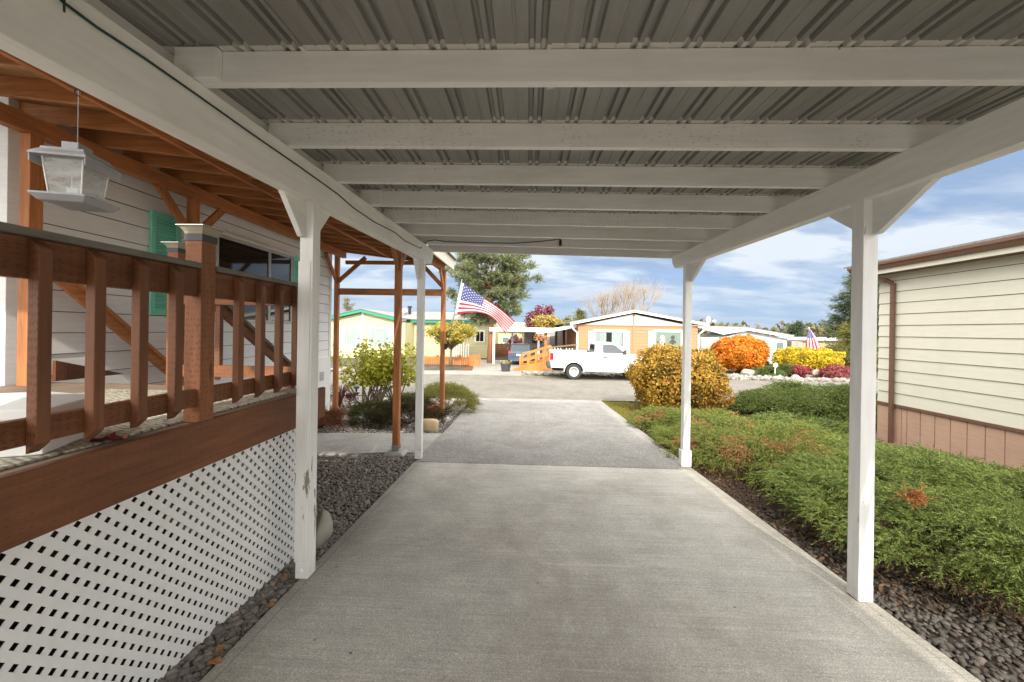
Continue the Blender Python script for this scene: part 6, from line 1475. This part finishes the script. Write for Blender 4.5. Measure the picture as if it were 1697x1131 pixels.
def pickup():
    p = U(951, 629, Y=19.05); X0, Yc = p.x, 20.02; Z0 = ground(19.1)-.004
    t = thing('pickup_truck', 'white single-cab pickup truck parked across the street', 'pickup truck', (X0+1.5, Yc, Z0))
    W = .96; ra, rt = .47, .385
    T = lambda x, y, z: (X0+x, Yc+y, Z0+z)
    def arch(xc, n=9): return [(xc-ra*math.cos(math.pi*i/(n-1))*-1, .39+ra*math.sin(math.pi*i/(n-1))*.98) for i in range(n)]
    def side_prism(poly, y0, y1, name, mat, par=t, bevel=.0, **k):
        mb = MB(); mb.prism([T(x, y0, z) for x, z in poly], (0, y1-y0, 0)); return mb.build(name, mat, par, bevel=bevel, **k)
    arc_r = [(0+ra*math.cos(a), .39+ra*math.sin(a)) for a in np.linspace(0, math.pi, 13)]; arc_f = [(3.05+ra*math.cos(a), .39+ra*math.sin(a)) for a in np.linspace(0, math.pi, 13)]
    bed = [(-1.13, .58), (-1.15, 1.36), (.98, 1.36), (.98, .42), (ra+.02, .42)] + arc_r[0:1] + arc_r[1:] + [(-ra-.02, .56)]
    for s in (-1, 1): side_prism(bed, s*W, s*(W-.10), 'bed_side', MT['truck_paint'], bevel=.02)
    mb = MB(); mb.box(T(-1.14, -W+.11, .60), T(-1.08, W-.11, 1.355)); mb.build('tailgate', MT['truck_paint'], t, bevel=.015)
    mb = MB(); mb.box(T(-1.07, -W+.11, .78), T(.97, W-.11, .84)); mb.box(T(.90, -W+.11, .845), T(.97, W-.11, 1.36)); mb.build('bed_floor', MT['arch'], t)
    mb = MB(); mb.box(T(-1.12, -W+.012, 1.361), T(.98, -W+.09, 1.378)); mb.box(T(-1.12, W-.09, 1.361), T(.98, W-.012, 1.378)); mb.build('bed_rail_cap', MT['dark_plastic'], t)
    cab = [(1.0, .40), (1.0, 1.30), (2.62, 1.30), (2.78, 1.265), (3.75, 1.17), (4.02, 1.05), (4.06, .55), (3.9, .42), (3.05+ra+.02, .42)] + arc_f + [(3.05-ra-.02, .40)]
    mb = MB(); prof = [T(x, -W, z) for x, z in cab]; mb.prism(prof, (0, 2*W, 0)); mb.build('body', MT['truck_paint'], t, bevel=.035, seg=3)
    hw_ = lambda z: W-.03-(z-1.30)/.55*.17
    cabp = [(1.0, 1.28), (1.06, 1.79), (1.22, 1.84), (1.98, 1.845), (2.16, 1.80), (2.80, 1.27)]
    mb = MB(); ring = lambda s: [T(x, s*hw_(z), z) for x, z in cabp]; L, Rr = ring(-1), ring(1); n = len(cabp)
    mb.add(L+Rr, [tuple(range(n-1, -1, -1)), tuple(range(n, 2*n))]+[(i, (i+1) % n, (i+1) % n+n, i+n) for i in range(n)])
    mb.f = [tuple(reversed(f)) for f in mb.f]; mb.build('cab_roof', MT['truck_paint'], t, bevel=.03, seg=3)
    for s in (-1, 1):
        win = [(1.40, 1.325), (1.40, 1.74), (1.90, 1.76), (2.05, 1.70), (2.52, 1.325)]
        mb = MB(); mb.prism([T(x, s*(hw_(z)+.004), z) for x, z in win], (0, -s*.012, 0)); mb.build('side_window', MT['auto_glass'], t)
        win = [(1.09, 1.325), (1.12, 1.74), (1.30, 1.75), (1.30, 1.325)]
        mb = MB(); mb.prism([T(1.02+ (x-1.09)*.0+ .0, s*(hw_(z)+.001)*1.0, z) for x, z in win[:0]] or [T(x, s*(hw_(z)+.003), z) for x, z in [(1.34, 1.31), (1.34, 1.77), (1.36, 1.77), (1.36, 1.31)]], (0, -s*.01, 0)); mb.build('door_pillar', MT['dark_plastic'], t)
        dr = [(1.33, .50), (1.33, 1.295), (2.66, 1.295), (2.66, .78), (2.50, .50)]
        gp_ = [(1.31, .485), (1.31, 1.305), (2.675, 1.305), (2.675, .77), (2.51, .485)]
        side_prism(gp_, s*(W+.0015), s*(W-.02), 'door_gap', MT['arch'])
        side_prism([(.985, .42), (.985, 1.36), (1.0, 1.36), (1.0, .42)], s*(W-.004), s*(W-.05), 'cab_gap', MT['arch'])
        d_ = side_prism(dr, s*(W+.008), s*(W-.01), 'door', MT['truck_paint'], bevel=.006)
        mb = MB(); mb.box(T(1.40, s*(W+.012), 1.10), T(1.62, s*(W+.04), 1.14)); mb.build('handle', MT['dark_plastic'], d_)
        mb = MB(); mb.box(T(1.70, s*(W+.009), .66), T(2.45, s*(W+.014), .70)); mb.build('door_crease', MT['truck_paint'], d_)
        mb = MB(); mb.prism([T(2.36, s*(W+.0), 1.31), T(2.52, s*(W+.0), 1.31), T(2.50, s*(W+.0), 1.50), T(2.40, s*(W+.0), 1.50)], (0, s*.20, 0)); mb.build('mirror', MT['dark_plastic'], t, bevel=.02)
        mb = MB(); mb.box(T(-1.165, s*(W+.006), .94), T(-1.0, s*(W-.16), 1.30)); mb.build('tail_light', MT['tail'], t, bevel=.02)
        for xc in (0, 3.05): wheel(t, X0+xc, Yc+s*(W-.135), Z0+rt, rt, .24, s)
        for nm, arcx in (('arch_lip', 0.0), ('arch_lip', 3.05)):
            mb = MB(); n = 12
            for i in range(n):
                a0, a1 = math.pi*i/n, math.pi*(i+1)/n
                mb.prism([T(arcx+r_*math.cos(a), s*(W+.004), .39+r_*math.sin(a)) for r_, a in ((ra-.005, a0), (ra+.035, a0), (ra+.035, a1), (ra-.005, a1))], (0, -s*.05, 0))
            mb.build(nm, MT['truck_paint'], t)
        mb = MB(); mb.box(T(ra+.05, s*(W-.02), .36), T(3.05-ra-.05, s*(W-.10), .415)); mb.build('rocker', MT['dark_plastic'], t)
    mb = MB(); mb.prism([T(2.20, -.70, 1.79), T(2.20, .70, 1.79), T(2.79, .86, 1.30), T(2.79, -.86, 1.30)], (.012, 0, .012)); mb.build('windscreen', MT['auto_glass'], t)
    mb = MB(); mb.prism([T(1.045, -.66, 1.73), T(1.045, .66, 1.73), T(.998, .76, 1.40), T(.998, -.76, 1.40)], (-.012, 0, .0)); mb.build('rear_window', MT['auto_glass'], t)
    mb = MB(); mb.box(T(-1.30, -W+.02, .52), T(-1.12, W-.02, .74)); mb.build('rear_bumper', MT['dark_plastic'], t, bevel=.03)
    mb = MB(); mb.box(T(3.98, -W+.02, .48), T(4.12, W-.02, .80)); mb.build('front_bumper', MT['chrome'], t, bevel=.03)
    mb = MB(); mb.box(T(-1.0, -.55, .40), T(3.9, .55, .60)); mb.box(T(-.6, -W+.18, .42), T(.6, W-.18, .85)); mb.box(T(2.4, -W+.2, .42), T(3.6, W-.2, .9)); mb.build('chassis', MT['arch'], t)
    mb = MB(); mb.tube([T(-1.22, -.05, .62), T(-1.32, -.05, .60)], .02, 6); mb.lathe([(.12, -.01), (.12, .01), (0, .01)], T(0, 0, 0), 6) if False else None; mb.build('tow_hitch', MT['black'], t)
pickup()
def hatchback():
    Y0 = 26.6; c = U(862, 605, Y=Y0); X0, Z0 = c.x, ground(27)+.005
    t = thing('hatchback', 'slate blue hatchback seen from behind under the flat carport', 'car', (X0, Y0+2, Z0))
    T = lambda x, y, z: (X0+x, Y0+y, Z0+z)
    W = .87
    side = [(0.0, .28), (-.03, .55), (.02, .86), (.10, .92), (.9, .95), (2.7, .93), (3.7, .80), (3.95, .62), (3.95, .28)]
    mb = MB(); rings = []
    def sec(y, w, z0, z1):  # a rounded section across the car
        return [T(-w*.96, y, z0), T(-w, y, z0+(z1-z0)*.45), T(-w*.97, y, z1*.97), T(-w*.90, y, z1), T(w*.90, y, z1), T(w*.97, y, z1*.97), T(w, y, z0+(z1-z0)*.45), T(w*.96, y, z0)]
    mb.loft([sec(.0, .80, .34, .84), sec(.06, .85, .28, .92), sec(.5, W, .25, .96), sec(2.6, W, .25, .95), sec(3.5, .84, .25, .84), sec(3.95, .72, .30, .66)]); mb.f = [tuple(reversed(f)) for f in mb.f]; mb.build('body', MT['car_paint'], t, smooth=False, bevel=.03)
    mb = MB(); mb.loft([sec(.14, .70, .90, .93), sec(.42, .66, .90, 1.38), sec(.75, .64, .90, 1.45), sec(1.8, .64, .90, 1.45), sec(2.75, .74, .88, .94)]); mb.f = [tuple(reversed(f)) for f in mb.f]; mb.build('cabin', MT['car_paint'], t, bevel=.02)
    mb = MB(); mb.prism([T(-.60, .19, .99), T(.60, .19, .99), T(.55, .405, 1.35), T(-.55, .405, 1.35)], (0, -.03, .012)); mb.build('rear_window', MT['auto_glass'], t)
    mb = MB(); mb.box(T(-.58, .36, 1.40), T(.58, .62, 1.44)); mb.build('spoiler', MT['car_paint'], t, bevel=.015)
    for s in (-1, 1):
        mb = MB(); mb.prism([T(s*.52, -.012, .72), T(s*.83, .03, .72), T(s*.84, .05, .94), T(s*.60, .02, .94)], (0, .05, 0)); mb.build('tail_light', MT['tail'], t, bevel=.01)
        for y in (.75, 3.2): wheel(t, 0, 0, 0, 1, 1, 1) if False else None
        for y in (.75, 3.2):
            mb = MB(); x = s*(W-.09); mb.lathe([(0, -.1), (.27, -.1), (.31, -.07), (.31, .07), (.27, .1), (0, .1)], T(x, y, .31), 24, axis='x'); mb.build('wheel', MT['tyre'], t)
        mb = MB(); mb.box(T(s*.90, 1.9, 1.0), T(s*1.02, 2.05, 1.12)); mb.build('mirror', MT['car_paint'], t, bevel=.02)
        mb = MB(); mb.prism([T(s*.742, .55, .99), T(s*.742, 2.35, .98), T(s*.665, 1.8, 1.37), T(s*.665, .75, 1.37)], (s*.012, 0, 0)); mb.build('side_window', MT['auto_glass'], t)
    mb = MB(); mb.box(T(-.26, -.035, .64), T(.26, -.012, .76)); mb.build('number_plate', MT['plate'], t)
    mb = MB(); mb.loft([sec(-.06, .74, .34, .56), sec(-.08, .80, .32, .55), sec(.05, .86, .30, .54)]); mb.f = [tuple(reversed(f)) for f in mb.f]; mb.build('bumper', MT['car_paint'], t, bevel=.015)
    mb = MB(); mb.box(T(-.55, -.07, .26), T(.55, .1, .33)); mb.build('bumper_skirt', MT['dark_plastic'], t)
hatchback()
# ---------------------------------------------------------------- sky, sun, camera
SUN_AZ, SUN_EL = 8.0, 33.0      # the sun stands behind the camera, a little to the right
w = bpy.data.worlds.new('World'); scene.world = w; w.use_nodes = True
nt = w.node_tree; nt.nodes.clear(); g = N(nt)
out = nt.nodes.new('ShaderNodeOutputWorld')
sky = nt.nodes.new('ShaderNodeTexSky'); sky.sky_type = 'NISHITA'; sky.sun_disc = False
sky.sun_elevation = R_(SUN_EL); sky.sun_rotation = R_(180-SUN_AZ); sky.air_density = 1.0; sky.dust_density = .2; sky.ozone_density = 2.0
bg = nt.nodes.new('ShaderNodeBackground'); bg.inputs[1].default_value = .13; g.l(sky.outputs[0], bg.inputs[0])
tc = nt.nodes.new('ShaderNodeTexCoord'); d = g.sep(tc.outputs['Generated'])
den = g.math('ADD', g.math('MAXIMUM', d[2], 0.0), .20)
cb = nt.nodes.new('ShaderNodeCombineXYZ'); g.l(g.math('DIVIDE', d[0], den), cb.inputs[0]); g.l(g.math('DIVIDE', d[1], den), cb.inputs[1]); cb.inputs[2].default_value = .37
mp = nt.nodes.new('ShaderNodeMapping'); mp.inputs['Scale'].default_value = (.62, 1.05, 1); mp.inputs['Rotation'].default_value = (0, 0, .12); mp.inputs['Location'].default_value = (1.7, .4, 0); g.l(cb.outputs[0], mp.inputs[0])
n1 = g.noise(mp.outputs[0], 1.25, 7, .52, .35)
n2 = g.noise(mp.outputs[0], 3.0, 7, .55, .3)
# broken layered cloud: blue-grey bases, whiter tops, brighter overhead and towards the sun behind the camera
mask = g.ramp(n1, [(.33, .93), (.62, .99)])
e = g.math('ADD', g.math('MULTIPLY', n1, .62), g.math('MULTIPLY', n2, .38))
hi = g.ramp(e, [(.37, (.128, .182, .29)), (.43, (.120, .165, .242)), (.48, (.170, .21, .275)), (.545, (.29, .315, .345))])
lo = g.ramp(e, [(.40, (.118, .172, .265)), (.57, (.19, .235, .30))])
ccol = g.mix(g.ramp(d[2], [(.02, 0.0), (.16, 1.0)]), lo, hi)
up = g.ramp(g.math('SUBTRACT', d[2], g.math('MULTIPLY', d[1], .42)), [(.05, 0.0), (.42, 1.0)])
bright = g.ramp(e, [(.42, (1.02, 1.02, 1.0)), (.58, (1.72, 1.68, 1.60))])
ccol = g.mix(up, ccol, bright)
bc = nt.nodes.new('ShaderNodeBackground'); g.l(ccol, bc.inputs[0]); bc.inputs[1].default_value = 1.0
mx = nt.nodes.new('ShaderNodeMixShader'); g.l(mask, mx.inputs[0]); g.l(bg.outputs[0], mx.inputs[1]); g.l(bc.outputs[0], mx.inputs[2]); g.l(mx.outputs[0], out.inputs[0])

sl = bpy.data.lights.new('sun', 'SUN'); sl.energy = 1.75; sl.angle = R_(.8); sl.color = (1.0, .93, .82)
so = bpy.data.objects.new('sun', sl); COL.objects.link(so)
az, el = R_(SUN_AZ), R_(SUN_EL)
to_sun = Vector((math.sin(az)*math.cos(el), -math.cos(az)*math.cos(el), math.sin(el)))
so.rotation_euler = (-to_sun).to_track_quat('-Z', 'Y').to_euler(); so.location = to_sun*60

cam = bpy.data.cameras.new('camera'); co = bpy.data.objects.new('camera', cam); COL.objects.link(co)
cam.sensor_fit = 'HORIZONTAL'; cam.sensor_width = 36.0; cam.lens = 36.0*F/1697.0
cam.shift_x = 0.0; cam.shift_y = -(565.5-CY)/1697.0
cam.clip_start = .05; cam.clip_end = 2000
co.location = (0, 0, H)
co.matrix_world = Matrix.Translation((0, 0, H)) @ Matrix.Rotation(YAW, 4, 'Z') @ Matrix.Rotation(R_(90), 4, 'X') @ Matrix.Rotation(ROLL, 4, 'Z')
scene.camera = co
vs_ = scene.view_settings; scene.display_settings.display_device = 'sRGB'
vs_.view_transform = 'Standard'; vs_.look = 'None'; vs_.exposure = EXPOSURE; vs_.gamma = 1.0; vs_.use_curve_mapping = False
scene.cycles.max_bounces = 8; scene.cycles.diffuse_bounces = 5; scene.cycles.transparent_max_bounces = 12
scene.cycles.use_denoising = True
